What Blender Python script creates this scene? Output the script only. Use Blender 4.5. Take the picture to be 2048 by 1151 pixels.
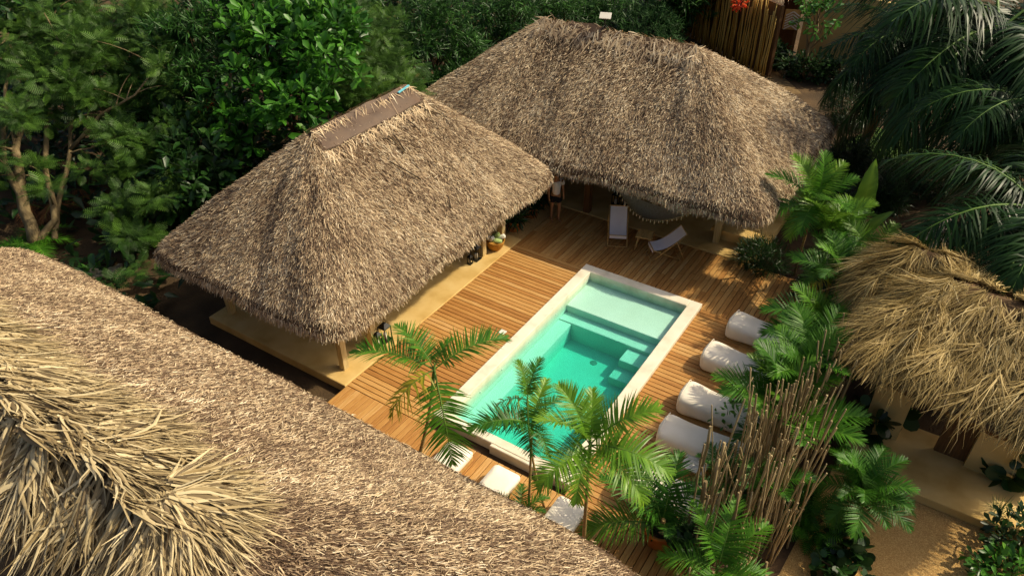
import bpy, math, random
import numpy as np
from mathutils import Vector, Matrix, Euler

# ------------------------------------------------------------------ scene, camera, light
for o in list(bpy.data.objects):
    bpy.data.objects.remove(o)
scene = bpy.context.scene
COL = scene.collection
R = math.radians
random.seed(7)
rng = np.random.default_rng(7)

CAM = Vector((8.113, -9.212, 12.4)); PITCH = R(35.8); YAW = R(-33.0); FPX = 1500.0
cam_data = bpy.data.cameras.new('camera')
cam = bpy.data.objects.new('camera', cam_data); COL.objects.link(cam)
cam_data.sensor_width = 36.0
cam_data.lens = 36.0 * FPX / 2048.0
cam_data.clip_end = 2000.0
cam.location = CAM
cam.rotation_euler = (R(90) - PITCH, 0, -YAW)
scene.camera = cam

SUN = Vector((0.75, 0.72, 1.0)).normalized()
world = bpy.data.worlds.new('World'); scene.world = world; world.use_nodes = True
wn = world.node_tree.nodes; wl = world.node_tree.links
wn.clear()
sky = wn.new('ShaderNodeTexSky'); sky.sky_type = 'NISHITA'; sky.sun_disc = False
sky.dust_density = 7.0; sky.ozone_density = 0.6
sky.sun_elevation = math.asin(SUN.z); sky.sun_rotation = math.atan2(SUN.x, SUN.y)
bg = wn.new('ShaderNodeBackground'); bg.inputs[1].default_value = 0.125
wo = wn.new('ShaderNodeOutputWorld')
wl.new(sky.outputs[0], bg.inputs[0]); wl.new(bg.outputs[0], wo.inputs[0])
sd = bpy.data.lights.new('sun', 'SUN'); sd.energy = 4.5; sd.angle = R(0.53); sd.color = (1.0, 0.87, 0.63)
so = bpy.data.objects.new('sun', sd); COL.objects.link(so)
so.rotation_euler = SUN.to_track_quat('Z', 'Y').to_euler(); so.location = (20, 20, 30)
scene.view_settings.view_transform = 'Standard'; scene.view_settings.look = 'None'
scene.view_settings.exposure = -0.07; scene.view_settings.gamma = 1.0
scene.view_settings.use_curve_mapping = False
scene.render.engine = 'CYCLES'
scene.cycles.max_bounces = 8; scene.cycles.transparent_max_bounces = 8
scene.cycles.use_denoising = True
scene.cycles.denoising_prefilter = 'NONE'
scene.cycles.diffuse_bounces = 3; scene.cycles.glossy_bounces = 3

# photo pixel (2048 wide) + height -> world point, used to set things out on the plan
_cr, _sr = math.cos(YAW), math.sin(YAW)
_F = Vector((_sr*math.cos(PITCH), _cr*math.cos(PITCH), -math.sin(PITCH))); _X = Vector((_cr, -_sr, 0)); _U = _X.cross(_F)
def at(px, py, z=0.0):
    d = _X*((px-1024)/FPX) - _U*((py-575.5)/FPX) + _F
    return CAM + d*((z-CAM.z)/d.z)

# ------------------------------------------------------------------ materials
def lin(h):
    h = h.lstrip('#'); c = [int(h[i:i+2], 16)/255 for i in (0, 2, 4)]
    return tuple(x/12.92 if x <= .04045 else ((x+.055)/1.055)**2.4 for x in c) + (1,)
MATS = {}
def mat(name, stops, scale=6.0, detail=6.0, rough=0.8, bump=0.0, bscale=None, attr=None, aw=0.6, objrand=0.0,
        transl=0.0, stretch=(1, 1, 1), spec=0.3, coat=0.0, coord='Object', dist=0.0):
    m = bpy.data.materials.new(name); m.use_nodes = True
    n = m.node_tree.nodes; l = m.node_tree.links; n.clear()
    out = n.new('ShaderNodeOutputMaterial'); p = n.new('ShaderNodeBsdfPrincipled')
    p.inputs['Roughness'].default_value = rough
    p.inputs['Specular IOR Level'].default_value = spec
    if coat: p.inputs['Coat Weight'].default_value = coat
    tc = n.new('ShaderNodeTexCoord'); mp = n.new('ShaderNodeMapping'); mp.inputs['Scale'].default_value = stretch
    l.new(tc.outputs[coord], mp.inputs[0])
    vec = mp.outputs[0]
    oi = None
    if objrand:
        oi = n.new('ShaderNodeObjectInfo')
        ad = n.new('ShaderNodeVectorMath'); ad.operation = 'ADD'
        mu = n.new('ShaderNodeMath'); mu.operation = 'MULTIPLY'; mu.inputs[1].default_value = 91.7
        l.new(oi.outputs['Random'], mu.inputs[0]); l.new(vec, ad.inputs[0]); l.new(mu.outputs[0], ad.inputs[1])
        vec = ad.outputs[0]
    nz = n.new('ShaderNodeTexNoise'); nz.inputs['Scale'].default_value = scale; nz.inputs['Detail'].default_value = detail
    nz.inputs['Distortion'].default_value = dist
    l.new(vec, nz.inputs['Vector'])
    fac = nz.outputs['Fac']
    def mixf(a, b, w):
        x = n.new('ShaderNodeMix'); x.data_type = 'FLOAT'; x.inputs[0].default_value = w
        l.new(a, x.inputs[2]); l.new(b, x.inputs[3]); return x.outputs[0]
    if attr:
        a = n.new('ShaderNodeAttribute'); a.attribute_name = attr
        fac = mixf(fac, a.outputs['Fac'], aw)
    if objrand:
        fac = mixf(fac, oi.outputs['Random'], objrand)
    cr = n.new('ShaderNodeValToRGB'); e = cr.color_ramp.elements
    while len(e) > 1: e.remove(e[-1])
    e[0].position = stops[0][0]; e[0].color = lin(stops[0][1])
    for s, c in stops[1:]:
        x = e.new(s); x.color = lin(c)
    l.new(fac, cr.inputs[0]); l.new(cr.outputs[0], p.inputs['Base Color'])
    if bump:
        b = n.new('ShaderNodeBump'); b.inputs['Strength'].default_value = bump; b.inputs['Distance'].default_value = 0.03
        if bscale:
            n2 = n.new('ShaderNodeTexNoise'); n2.inputs['Scale'].default_value = bscale; n2.inputs['Detail'].default_value = 5
            l.new(vec, n2.inputs['Vector']); l.new(n2.outputs['Fac'], b.inputs['Height'])
        else:
            l.new(nz.outputs['Fac'], b.inputs['Height'])
        l.new(b.outputs[0], p.inputs['Normal'])
    sh = p.outputs[0]
    if transl:
        t = n.new('ShaderNodeBsdfTranslucent'); ms = n.new('ShaderNodeMixShader'); ms.inputs[0].default_value = transl
        br = n.new('ShaderNodeBrightContrast'); br.inputs['Bright'].default_value = 0.03
        l.new(cr.outputs[0], br.inputs[0]); l.new(br.outputs[0], t.inputs[0])
        l.new(sh, ms.inputs[1]); l.new(t.outputs[0], ms.inputs[2]); sh = ms.outputs[0]
    l.new(sh, out.inputs[0])
    MATS[name] = m
    return m
M = MATS
mat('thatch', [(0.06, '#3c2b20'), (.28, '#725c48'), (.48, '#ad9474'), (.68, '#d6bf98'), (.9, '#f5e7c8')], scale=.9, detail=4, rough=.75, attr='tint', aw=.68, transl=.05)
mat('thatch_base', [(0.3, '#3a2c20'), (.7, '#70593f')], scale=9, rough=.95, bump=.8, bscale=40)
mat('thatch_under', [(0.3, '#4a3825'), (.7, '#6d5538')], scale=9, rough=.95)
mat('fan_dry', [(0.08, '#46392a'), (.3, '#786749'), (.52, '#a8946a'), (.75, '#cfbd92'), (1, '#ecdfba')], scale=3, rough=.6, attr='tint', aw=.8, objrand=.15, transl=.1)
mat('fan_gold', [(0.05, '#4a3a1e'), (.3, '#7f6a38'), (.55, '#b0975a'), (.8, '#d8c288'), (1, '#eedfac')], scale=3, rough=.55, attr='tint', aw=.7, objrand=.25, transl=.12)
mat('deck_wood', [(0.15, '#84592f'), (.38, '#a8763c'), (.62, '#bd9052'), (.9, '#d0ab78')], scale=3.0, detail=8, rough=.62, bump=.12, objrand=.36, stretch=(1, 14, 14), spec=.25)
mat('deck_wood_y', [(0.15, '#84592f'), (.38, '#a8763c'), (.62, '#bd9052'), (.9, '#d0ab78')], scale=3.0, detail=8, rough=.62, bump=.12, objrand=.36, stretch=(14, 1, 14), spec=.25)
mat('coping', [(0.25, '#c9bfa4'), (.5, '#e2d9c2'), (.8, '#ece5d2')], scale=2.2, rough=.75, bump=.05, bscale=60)
mat('pool_shell', [(0.3, '#e2dccb'), (.7, '#ece7d9')], scale=1.3, rough=.8)
mat('cement', [(0.25, '#b8944f'), (.5, '#cfae6c'), (.8, '#dcc083')], scale=1.5, rough=.8, bump=.06, bscale=50)
mat('cream_wall', [(0.25, '#bd9d5d'), (.6, '#cfb274'), (.9, '#d9c088')], scale=1.2, rough=.85, bump=.06, bscale=40)
mat('post_wood', [(0.2, '#9a8354'), (.5, '#c2ab76'), (.8, '#d3c194')], scale=3, rough=.75, stretch=(9, 9, .8), bump=.25)
mat('dark_wood', [(0.2, '#4a321c'), (.6, '#6d4d2b'), (.9, '#83603a')], scale=3, rough=.7, stretch=(9, 9, .8), bump=.2)
mat('chair_wood', [(0.2, '#a37a40'), (.6, '#c49c5c'), (.9, '#d6b57a')], scale=6, rough=.6, stretch=(4, 4, 1))
mat('stick', [(0.1, '#54462f'), (.4, '#83714f'), (.7, '#a8966e'), (.95, '#c6b68c')], scale=7, rough=.85, objrand=.4, stretch=(3, 3, .6), bump=.5)
mat('cane', [(0.1, '#8a6526'), (.5, '#c2963f'), (.9, '#e0be6a')], scale=5, rough=.6, objrand=.55, stretch=(2, 2, .5))
mat('soil', [(0.25, '#33261a'), (.6, '#54402b'), (.9, '#6d5438')], scale=2.5, rough=.95, bump=.6, bscale=25)
mat('dirt_ground', [(0.2, '#2b2216'), (.5, '#4a3a26'), (.75, '#5f4a30'), (1, '#6f5a3c')], scale=1.1, detail=9, rough=.95, bump=.8, bscale=18)
mat('gravel', [(0.25, '#9a7440'), (.5, '#bf975a'), (.75, '#d9b878')], scale=45, detail=3, rough=.9, bump=.8, bscale=55)
mat('sand_dim', [(0.25, '#5f4b30'), (.6, '#7a6442'), (.9, '#8f7a55')], scale=6, rough=.95, bump=.4, bscale=40)  # sand colour darkened to stand in for shade on the far path
mat('lawn', [(0.3, '#2f4a18'), (.7, '#587a2a')], scale=12, rough=.9, bump=.5, bscale=60)
mat('slab', [(0.3, '#8d8478'), (.6, '#a79e92'), (.9, '#b8b0a4')], scale=2, rough=.85, bump=.1, bscale=30)
mat('stone', [(0.3, '#9a8a6c'), (.6, '#c4b491'), (.9, '#dccfb0')], scale=5, rough=.9, bump=.4, objrand=.3)
mat('canvas', [(0.3, '#e6dcc8'), (.7, '#f0e8d8')], scale=2.2, rough=.85, bump=.10, bscale=9)
mat('sling', [(0.3, '#e6d8d2'), (.7, '#efe3dc')], scale=3, rough=.85, bump=.1, bscale=30)
mat('rope', [(0.3, '#c9b487'), (.7, '#e0cfa6')], scale=20, rough=.9)
mat('black_metal', [(0.3, '#15150f'), (.7, '#22211b')], scale=5, rough=.45)
mat('candle', [(0.3, '#d9cfb4'), (.7, '#e6dec8')], scale=5, rough=.6)
mat('terracotta', [(0.25, '#a3602e'), (.6, '#bd7637'), (.9, '#cc8b4b')], scale=4, rough=.75, bump=.08)
mat('basket', [(0.2, '#8f5f1e'), (.6, '#bf8a35'), (.9, '#d3a453')], scale=16, rough=.75, stretch=(1, 1, 5), bump=.6)
mat('towel', [(0.3, '#dcdccb'), (.7, '#efeee2')], scale=8, rough=.95, bump=.4, bscale=60)
mat('towel_green', [(0.3, '#8ea65c'), (.7, '#b1c383')], scale=8, rough=.95, bump=.4, bscale=60)
mat('tarp', [(0.25, '#4a382a'), (.6, '#5e4936'), (.9, '#786250')], scale=2.5, rough=.6, bump=.4, bscale=4)
mat('blue_paint', [(0.3, '#5fb3c4'), (.7, '#79c7d4')], scale=6, rough=.6)
mat('white_plastic', [(0.3, '#d8d2c2'), (.7, '#e4dfd2')], scale=3, rough=.5)
mat('skin', [(0.3, '#a0704a'), (.7, '#b3835a')], scale=6, rough=.6)
mat('shirt', [(0.3, '#efe8dc'), (.7, '#f6f0e6')], scale=5, rough=.9, bump=.3, bscale=10)
mat('shorts', [(0.3, '#141416'), (.7, '#1e1e22')], scale=5, rough=.9)
mat('hair', [(0.3, '#2a1d14'), (.7, '#3c2a1c')], scale=20, rough=.7)
mat('bark', [(0.2, '#544732'), (.5, '#786849'), (.8, '#968664')], scale=4, rough=.9, bump=.6, stretch=(2, 2, .7), bscale=12)
mat('bark_dark', [(0.2, '#3a2c1c'), (.6, '#5c4830'), (.9, '#73603f')], scale=4, rough=.9, bump=.6, bscale=12)
mat('palm_trunk', [(0.2, '#6d5836'), (.5, '#93794b'), (.8, '#ab935f')], scale=3, rough=.85, bump=.5, stretch=(1, 1, 8))
mat('palm_stem', [(0.2, '#3e6120'), (.6, '#5c7d2c'), (.9, '#849a45')], scale=3, rough=.55, stretch=(1, 1, 3))
def leafmat(name, stops, **k):
    a = dict(scale=1.3, detail=3, rough=.42, attr='tint', aw=.6, transl=.3, spec=.45); a.update(k); mat(name, stops, **a)
leafmat('leaf_feather', [(0.1, '#1f390f'), (.45, '#385c18'), (.75, '#587f26'), (1, '#8cab42')], rough=.55)
leafmat('leaf_broad', [(0.1, '#1c4011'), (.45, '#366c1a'), (.75, '#569228'), (1, '#8fbb46')], rough=.36, spec=.4)
leafmat('leaf_lance', [(0.1, '#16300f'), (.45, '#285018'), (.75, '#407224'), (1, '#6e9a40')], rough=.42, spec=.35)
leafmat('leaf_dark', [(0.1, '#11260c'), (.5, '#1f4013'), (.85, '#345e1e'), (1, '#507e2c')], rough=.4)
leafmat('leaf_fine', [(0.1, '#1e3d1c'), (.5, '#39652c'), (.85, '#578742'), (1, '#7aa95a')], rough=.6)
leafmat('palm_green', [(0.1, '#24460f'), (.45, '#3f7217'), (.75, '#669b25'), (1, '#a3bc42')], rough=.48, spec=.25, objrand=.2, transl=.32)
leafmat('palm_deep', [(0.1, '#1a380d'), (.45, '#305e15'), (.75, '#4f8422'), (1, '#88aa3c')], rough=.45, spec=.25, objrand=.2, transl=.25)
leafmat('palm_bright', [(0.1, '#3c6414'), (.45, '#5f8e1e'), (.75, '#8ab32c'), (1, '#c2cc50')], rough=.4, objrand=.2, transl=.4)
leafmat('palm_yellow', [(0.1, '#5f7a1c'), (.45, '#a3a02c'), (.75, '#d6b83c'), (1, '#e8d878')], rough=.45, transl=.3)
leafmat('royal_leaf', [(0.1, '#11240b'), (.45, '#1c3a12'), (.75, '#2d521a'), (1, '#50742c')], rough=.42, spec=.25, transl=.2)
leafmat('dead_leaf', [(0.1, '#4a3018'), (.5, '#704a24'), (.9, '#966434')], rough=.7)
leafmat('flower', [(0.1, '#b8280c'), (.5, '#e2480f'), (.9, '#ff8a1c')], rough=.6)

# ------------------------------------------------------------------ mesh helpers
def link(o, parent=None):
    COL.objects.link(o)
    if parent is not None: o.parent = parent
    return o
def me_fast(name, V, F, material, attr=None, smooth=False):
    V = np.asarray(V, np.float32).reshape(-1, 3); F = np.asarray(F, np.int32); k = F.shape[1]
    me = bpy.data.meshes.new(name)
    me.vertices.add(len(V)); me.vertices.foreach_set('co', V.ravel())
    me.loops.add(F.size); me.loops.foreach_set('vertex_index', F.ravel())
    me.polygons.add(len(F)); me.polygons.foreach_set('loop_start', np.arange(0, F.size, k, dtype=np.int32))
    if smooth: me.polygons.foreach_set('use_smooth', np.ones(len(F), bool))
    if attr is not None:
        a = me.attributes.new('tint', 'FLOAT', 'POINT'); a.data.foreach_set('value', np.asarray(attr, np.float32).ravel())
    me.update(calc_edges=True); me.validate()
    me.materials.append(M[material])
    return me
def put(name, me, parent=None, loc=(0, 0, 0), rot=(0, 0, 0), scale=(1, 1, 1)):
    o = bpy.data.objects.new(name, me); link(o, parent)
    o.location = loc; o.rotation_euler = rot; o.scale = scale
    return o
def tag(o, label, cat, group=None, kind=None):
    o['label'] = label; o['category'] = cat
    if group: o['group'] = group
    if kind: o['kind'] = kind
    return o
def structure(o, label=None):
    o['kind'] = 'structure'
    if label: o['label'] = label
    return o
def thing(name, label, cat, loc=(0, 0, 0), rz=0, group=None):
    o = bpy.data.objects.new(name, None); link(o); o.empty_display_size = .2
    o.location = loc; o.rotation_euler = (0, 0, rz)
    return tag(o, label, cat, group)
def copy_tree(o, parent=None):
    c = o.copy(); link(c, parent)
    for ch in list(o.children): copy_tree(ch, c)
    return c

class B:
    """collects shapes into one mesh"""
    def __init__(s): s.v = []; s.f = []; s.sm = []
    def add(s, v, f, smooth=False):
        n = len(s.v); s.v += [tuple(p) for p in v]; s.f += [tuple(i+n for i in q) for q in f]; s.sm += [smooth]*len(f); return s
    def box(s, c, d, rot=None, bev=0.0):
        x, y, z = d[0]/2, d[1]/2, d[2]/2
        if bev:
            b = min(bev, x*.9, y*.9, z*.9)
            v = []
            for (zz, ins) in ((-z, 0), (z-b, 0), (z, b)):
                v += [(-x+ins, -y+ins, zz), (x-ins, -y+ins, zz), (x-ins, y-ins, zz), (-x+ins, y-ins, zz)]
            f = [(3, 2, 1, 0), (8, 9, 10, 11)]
            for r in (0, 4):
                for k in range(4): f.append((r+k, r+(k+1) % 4, r+4+(k+1) % 4, r+4+k))
        else:
            v = [(-x, -y, -z), (x, -y, -z), (x, y, -z), (-x, y, -z), (-x, -y, z), (x, -y, z), (x, y, z), (-x, y, z)]
            f = [(3, 2, 1, 0), (4, 5, 6, 7), (0, 1, 5, 4), (1, 2, 6, 5), (2, 3, 7, 6), (3, 0, 4, 7)]
        m = Euler(rot).to_matrix() if rot else None
        v = [Vector(p) for p in v]
        if m: v = [m @ p for p in v]
        return s.add([p+Vector(c) for p in v], f)
    def tube(s, path, rad, n=8, cap=True):
        path = [Vector(p) for p in path]; k = len(path)
        if not hasattr(rad, '__len__'): rad = [rad]*k
        v = []; ref = None
        for i, p in enumerate(path):
            d = (path[min(i+1, k-1)]-path[max(i-1, 0)]).normalized()
            if ref is None:
                ref = Vector((1, 0, 0)) if abs(d.x) < .9 else Vector((0, 1, 0))
            a = (ref - d*ref.dot(d)).normalized(); b = d.cross(a); ref = a
            for j in range(n):
                t = 2*math.pi*j/n; v.append(p+(a*math.cos(t)+b*math.sin(t))*rad[i])
        f = [(i*n+j, i*n+(j+1) % n, (i+1)*n+(j+1) % n, (i+1)*n+j) for i in range(k-1) for j in range(n)]
        s.add(v, f, True)
        if cap:
            nn = len(s.v)-k*n
            s.f.append(tuple(nn+(n-1-j) for j in range(n))); s.sm.append(False)
            s.f.append(tuple(nn+(k-1)*n+j for j in range(n))); s.sm.append(False)
        return s
    def lathe(s, prof, n=20, c=(0, 0, 0)):
        v = []
        for r, z in prof:
            for j in range(n):
                t = 2*math.pi*j/n; v.append((c[0]+r*math.cos(t), c[1]+r*math.sin(t), c[2]+z))
        k = len(prof)
        return s.add(v, [(i*n+j, i*n+(j+1) % n, (i+1)*n+(j+1) % n, (i+1)*n+j) for i in range(k-1) for j in range(n)], True)
    def mesh(s, name, material):
        me = bpy.data.meshes.new(name); me.from_pydata(s.v, [], s.f)
        me.polygons.foreach_set('use_smooth', s.sm); me.update()
        me.materials.append(M[material]); return me
    def build(s, name, material, parent=None, loc=(0, 0, 0), rot=(0, 0, 0)):
        return put(name, s.mesh(name, material), parent, loc, rot)
def sheet(name, pts, z, material, thick=0.0):
    n = len(pts); b = B()
    if thick:
        b.add([(x, y, z) for x, y in pts]+[(x, y, z-thick) for x, y in pts],
              [tuple(range(n))]+[(i, n+i, n+(i+1) % n, (i+1) % n) for i in range(n)])
    else: b.add([(x, y, z) for x, y in pts], [tuple(range(n))])
    return b.build(name, material)

def blades(P, D, N, L, W, bend=None, tip=.25, seg=1):
    """n blades: base P, direction D, face normal N, length L, width W -> verts, quads"""
    n = len(P); S = np.cross(D, N); S /= np.linalg.norm(S, axis=1, keepdims=True)+1e-9
    rows = []
    for k in range(seg+1):
        t = k/seg
        c = P + D*(L*t)[:, None]
        if bend is not None: c = c + bend*((t*t)*L)[:, None]
        w = W*(1-(1-tip)*t*t)*(.55+.45*min(1, 3*t+.3))
        rows += [c-S*(w/2)[:, None], c+S*(w/2)[:, None]]
    V = np.stack(rows, 1).reshape(-1, 3); m = 2*(seg+1)
    base = (np.arange(n)*m)[:, None]
    F = np.concatenate([base+np.array([[2*k, 2*k+1, 2*k+3, 2*k+2]]) for k in range(seg)], 1).reshape(-1, 4)
    return V, F, m
def blades_v(P, D, N, L, W, bend, sway, tip=.05, seg=5):
    """creased blades: two strips meeting in a raised midrib"""
    n = len(P); S = np.cross(D, N); S /= np.linalg.norm(S, axis=1, keepdims=True)+1e-9
    rows = []
    for k in range(seg+1):
        t = k/seg
        c = P+D*(L*t)[:, None]+bend*((t*t)*L)[:, None]+S*(sway*np.sin(math.pi*1.6*t)*L)[:, None]
        w = W*(1-(1-tip)*t**1.5)*(.5+.5*min(1, 4*t+.2))
        rows += [c-S*(w/2)[:, None], c+N*(w*.2)[:, None], c+S*(w/2)[:, None]]
    V = np.stack(rows, 1).reshape(-1, 3); m = 3*(seg+1); base = (np.arange(n)*m)[:, None]
    F = np.concatenate([base+np.array([[3*k+j, 3*k+j+1, 3*k+j+4, 3*k+j+3]]) for k in range(seg) for j in (0, 1)], 1).reshape(-1, 4)
    return V, F, m
# ------------------------------------------------------------------ ground
def holed(name, x0, x1, y0, y1, z, material):   # a sheet with an opening for the pool
    a, b_, c, d = .15, 3.45, .12, 7.15
    xs, ys = (x0, a, b_, x1), (y0, c, d, y1); V = [(x, y, z) for y in ys for x in xs]
    F = [(r*4+k, r*4+k+1, r*4+k+5, r*4+k+4) for r in range(3) for k in range(3) if not (r == 1 and k == 1)]
    return B().add(V, F).build(name, material)
g = holed('ground', -300, 300, -300, 300, -.22, 'dirt_ground'); structure(g, 'dark earth ground under the trees and buildings')
structure(sheet('gravel_path', [tuple(at(*p)[:2]) for p in ((1740, 415), (1765, 440), (1850, 505), (1868, 560), (1790, 560), (1720, 470))], -.214, 'gravel'), 'golden gravel path beyond the small hut')
structure(sheet('gravel_yard', [(7.6, -3), (16, -3), (16, 3.7), (7.6, 3.7)], -.214, 'gravel'), 'golden gravel yard in front of the small hut')
structure(sheet('lawn', [(4.0, 20.3), (6.5, 19.3), (7.6, 22), (5, 23)], -.212, 'lawn'), 'patch of green lawn behind the big pavilion')
structure(sheet('far_path', [(-4.2, 27.2), (0.2, 24.2), (1.4, 25.0), (-1.2, 28.2), (-3.0, 29.3)], -.21, 'sand_dim'), 'sandy path running to the cane building')
structure(sheet('gravel_bed', [(-4.6, 7.52), (-2.43, 7.52), (-2.43, 10.0), (-4.6, 10.0)], -.03, 'gravel', .2), 'gravel strip with flower pots between the two pavilions')
structure(sheet('planting_bed', [(6.45, -2.6), (7.6, -2.6), (8.0, 3.3), (8.0, 8), (7.5, 12.5), (4.6, 12.5), (4.2, 9.9), (5.8, 9.6)], -.2, 'soil'), 'dark soil planting bed along the right side of the deck')
structure(sheet('concrete_path', [tuple(at(*p)[:2]) for p in ((1866, 432), (1925, 400), (1884, 535), (1848, 492))], -.205, 'slab', .02), 'pale concrete strip beside the gravel path beyond the hut')
structure(sheet('concrete_slab', [tuple(at(*p)[:2]) for p in ((1965, 505), (2160, 480), (2200, 700), (2090, 690), (1905, 545))], -.20, 'slab', .02), 'grey concrete slab behind the small hut')

# ------------------------------------------------------------------ deck of single planks
deck = bpy.data.objects.new('wooden_deck', None); link(deck); structure(deck, 'orange brown timber deck around the pool')
PW = .131; GAP = .015
sub = holed('joist_layer', -2.38, 6.5, -2.6, 9.97, -.13, 'soil'); sub.parent = deck
def planks(x0, x1, y0, y1, along):
    # a run of planks filling the rectangle; boards are butted at random joints
    span, length = (y1-y0, x1-x0) if along == 'x' else (x1-x0, y1-y0)
    n = int(round(span/(PW+GAP))); w = span/n-GAP
    cache = {}
    for i in range(n):
        c = (i+.5)*span/n
        pieces = [(0, length)]
        if length > 2.75 and i % 3 != 1:
            j = round(random.uniform(.3, .7)*length, 1); pieces = [(0, j-.003), (j+.003, length)]
        for a, b in pieces:
            L = round(b-a, 3)
            if L not in cache:
                d = (L, w, .035) if along == 'x' else (w, L, .035)
                cache[L] = B().box((0, 0, 0), d, bev=.006).mesh('plank', 'deck_wood' if along == 'x' else 'deck_wood_y')
            m = (a+b)/2; z = -.0175+random.uniform(-.0035, .002)
            p = (x0+m, y0+c, z) if along == 'x' else (x0+c, y0+m, z)
            put('plank', cache[L], deck, p, (random.uniform(-.004, .004) if along == 'x' else 0, random.uniform(-.004, .004) if along == 'y' else 0, 0))
planks(-2.395, -.004, -.28, 7.03, 'x')
planks(-2.395, 6.2, 7.175, 9.985, 'y')
put('plank', B().box((0, 0, 0), (3.0, .13, .035), bev=.006).mesh('plank', 'deck_wood'), deck, (-.89, 7.104, -.016))
put('plank', B().box((0, 0, 0), (2.6, .13, .035), bev=.006).mesh('plank', 'deck_wood'), deck, (4.9, 7.104, -.016))
planks(3.585, 6.35, -.28, 7.03, 'x')
planks(-2.395, 6.5, -2.55, -.29, 'y')

# ------------------------------------------------------------------ pool
pool = thing('swimming_pool', 'rectangular plunge pool with cream stone coping set in the deck', 'pool', (1.79, 3.64, 0))
def pp(name, x0, x1, y0, y1, z0, z1, m='pool_shell', bev=0.0):
    return B().box(((x0+x1)/2, (y0+y1)/2, (z0+z1)/2), (x1-x0, y1-y0, z1-z0), bev=bev).build(name, m, pool, (-1.79, -3.64, 0))
pp('coping', 0, .31, 0, 7.28, -.3, .12, 'coping', .015)
pp('coping', 3.26, 3.58, 0, 7.28, -.3, .12, 'coping', .015)
pp('coping', .312, 3.258, 6.96, 7.278, -.3, .119, 'coping', .015)
pp('coping', .312, 3.258, .0, .23, -.3, .119, 'coping', .015)
pp('coping', 1.6, 3.577, -.085, -.001, -.2, .115, 'coping', .015)
pp('wall', .1, .309, .1, 7.1, -1.3, -.3); pp('wall', 3.262, 3.5, .1, 7.1, -1.3, -.3)
pp('wall', .309, 3.262, 6.962, 7.1, -1.3, -.3); pp('wall', .309, 3.262, .05, .228, -1.3, -.3)
pp('floor', .309, 3.262, .228, 6.962, -1.4, -1.0)
pp('ledge', .309, .70, .228, 5.2, -1.06, -.45, bev=.01)
pp('step', .309, 3.262, 5.2, 5.6, -1.06, -.42, bev=.01)
pp('ledge', .309, 3.262, 5.6, 6.962, -1.06, -.20, bev=.01)
pp('step', 2.42, 3.262, 4.66, 5.2, -1.06, -.52, bev=.01)
pp('step', 2.38, 3.262, 4.18, 4.66, -1.06, -.76, bev=.01)
b = B(); b.lathe([(0, .012), (.085, .012), (.1, .004), (.1, 0)], 20)
b.build('drain', 'slab', pool, (1.70-1.79, 4.68-3.64, -1.0))
for yy in (1.4, 2.35, 3.6, 5.0):
    B().lathe([(0, .012), (.022, .012), (.03, 0)], 10).build('water_jet', 'white_plastic', pool, (.311-1.79, yy-3.64, -.16), (0, R(90), 0))
for xx in (1.1, 2.2):
    B().lathe([(0, .012), (.022, .012), (.03, 0)], 10).build('water_jet', 'white_plastic', pool, (xx-1.79, 6.959-3.64, -.08), (R(90), 0, 0))
# water: closed body with absorption, rippled top
wm = bpy.data.materials.new('water'); wm.use_nodes = True; n = wm.node_tree.nodes; l = wm.node_tree.links; n.clear()
out = n.new('ShaderNodeOutputMaterial'); tr = n.new('ShaderNodeBsdfTransparent'); gl = n.new('ShaderNodeBsdfGlossy'); gl.inputs['Roughness'].default_value = .03
fr = n.new('ShaderNodeFresnel'); fr.inputs[0].default_value = 1.33; mx = n.new('ShaderNodeMixShader')
nz = n.new('ShaderNodeTexNoise'); nz.inputs['Scale'].default_value = 2.2; nz.inputs['Detail'].default_value = 3
bp = n.new('ShaderNodeBump'); bp.inputs['Strength'].default_value = .12; bp.inputs['Distance'].default_value = .05
tc = n.new('ShaderNodeTexCoord'); l.new(tc.outputs['Object'], nz.inputs['Vector']); l.new(nz.outputs[0], bp.inputs['Height'])
l.new(bp.outputs[0], gl.inputs['Normal']); l.new(bp.outputs[0], fr.inputs['Normal'])
gm = n.new('ShaderNodeNewGeometry'); inv = n.new('ShaderNodeMath'); inv.operation = 'SUBTRACT'; inv.inputs[0].default_value = 1.0
l.new(gm.outputs['Backfacing'], inv.inputs[1]); mf = n.new('ShaderNodeMath'); mf.operation = 'MULTIPLY'
l.new(fr.outputs[0], mf.inputs[0]); l.new(inv.outputs[0], mf.inputs[1]); l.new(mf.outputs[0], mx.inputs[0]); l.new(tr.outputs[0], mx.inputs[1]); l.new(gl.outputs[0], mx.inputs[2]); l.new(mx.outputs[0], out.inputs[0])
va = n.new('ShaderNodeVolumeAbsorption'); va.inputs['Color'].default_value = (0.0, .90, .83, 1); va.inputs['Density'].default_value = 1.15
vs = n.new('ShaderNodeVolumeScatter'); vs.inputs['Color'].default_value = (.45, .95, .9, 1); vs.inputs['Density'].default_value = .06; vs.inputs['Anisotropy'].default_value = .2
vsum = n.new('ShaderNodeAddShader'); l.new(va.outputs[0], vsum.inputs[0]); l.new(vs.outputs[0], vsum.inputs[1])
l.new(vsum.outputs[0], out.inputs['Volume']); M['water'] = wm
w = B().box((1.785, 3.6, -.65), (3.1, 6.86, 1.30)).build('pool_water', 'water'); structure(w, 'clear turquoise water filling the plunge pool')

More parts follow.
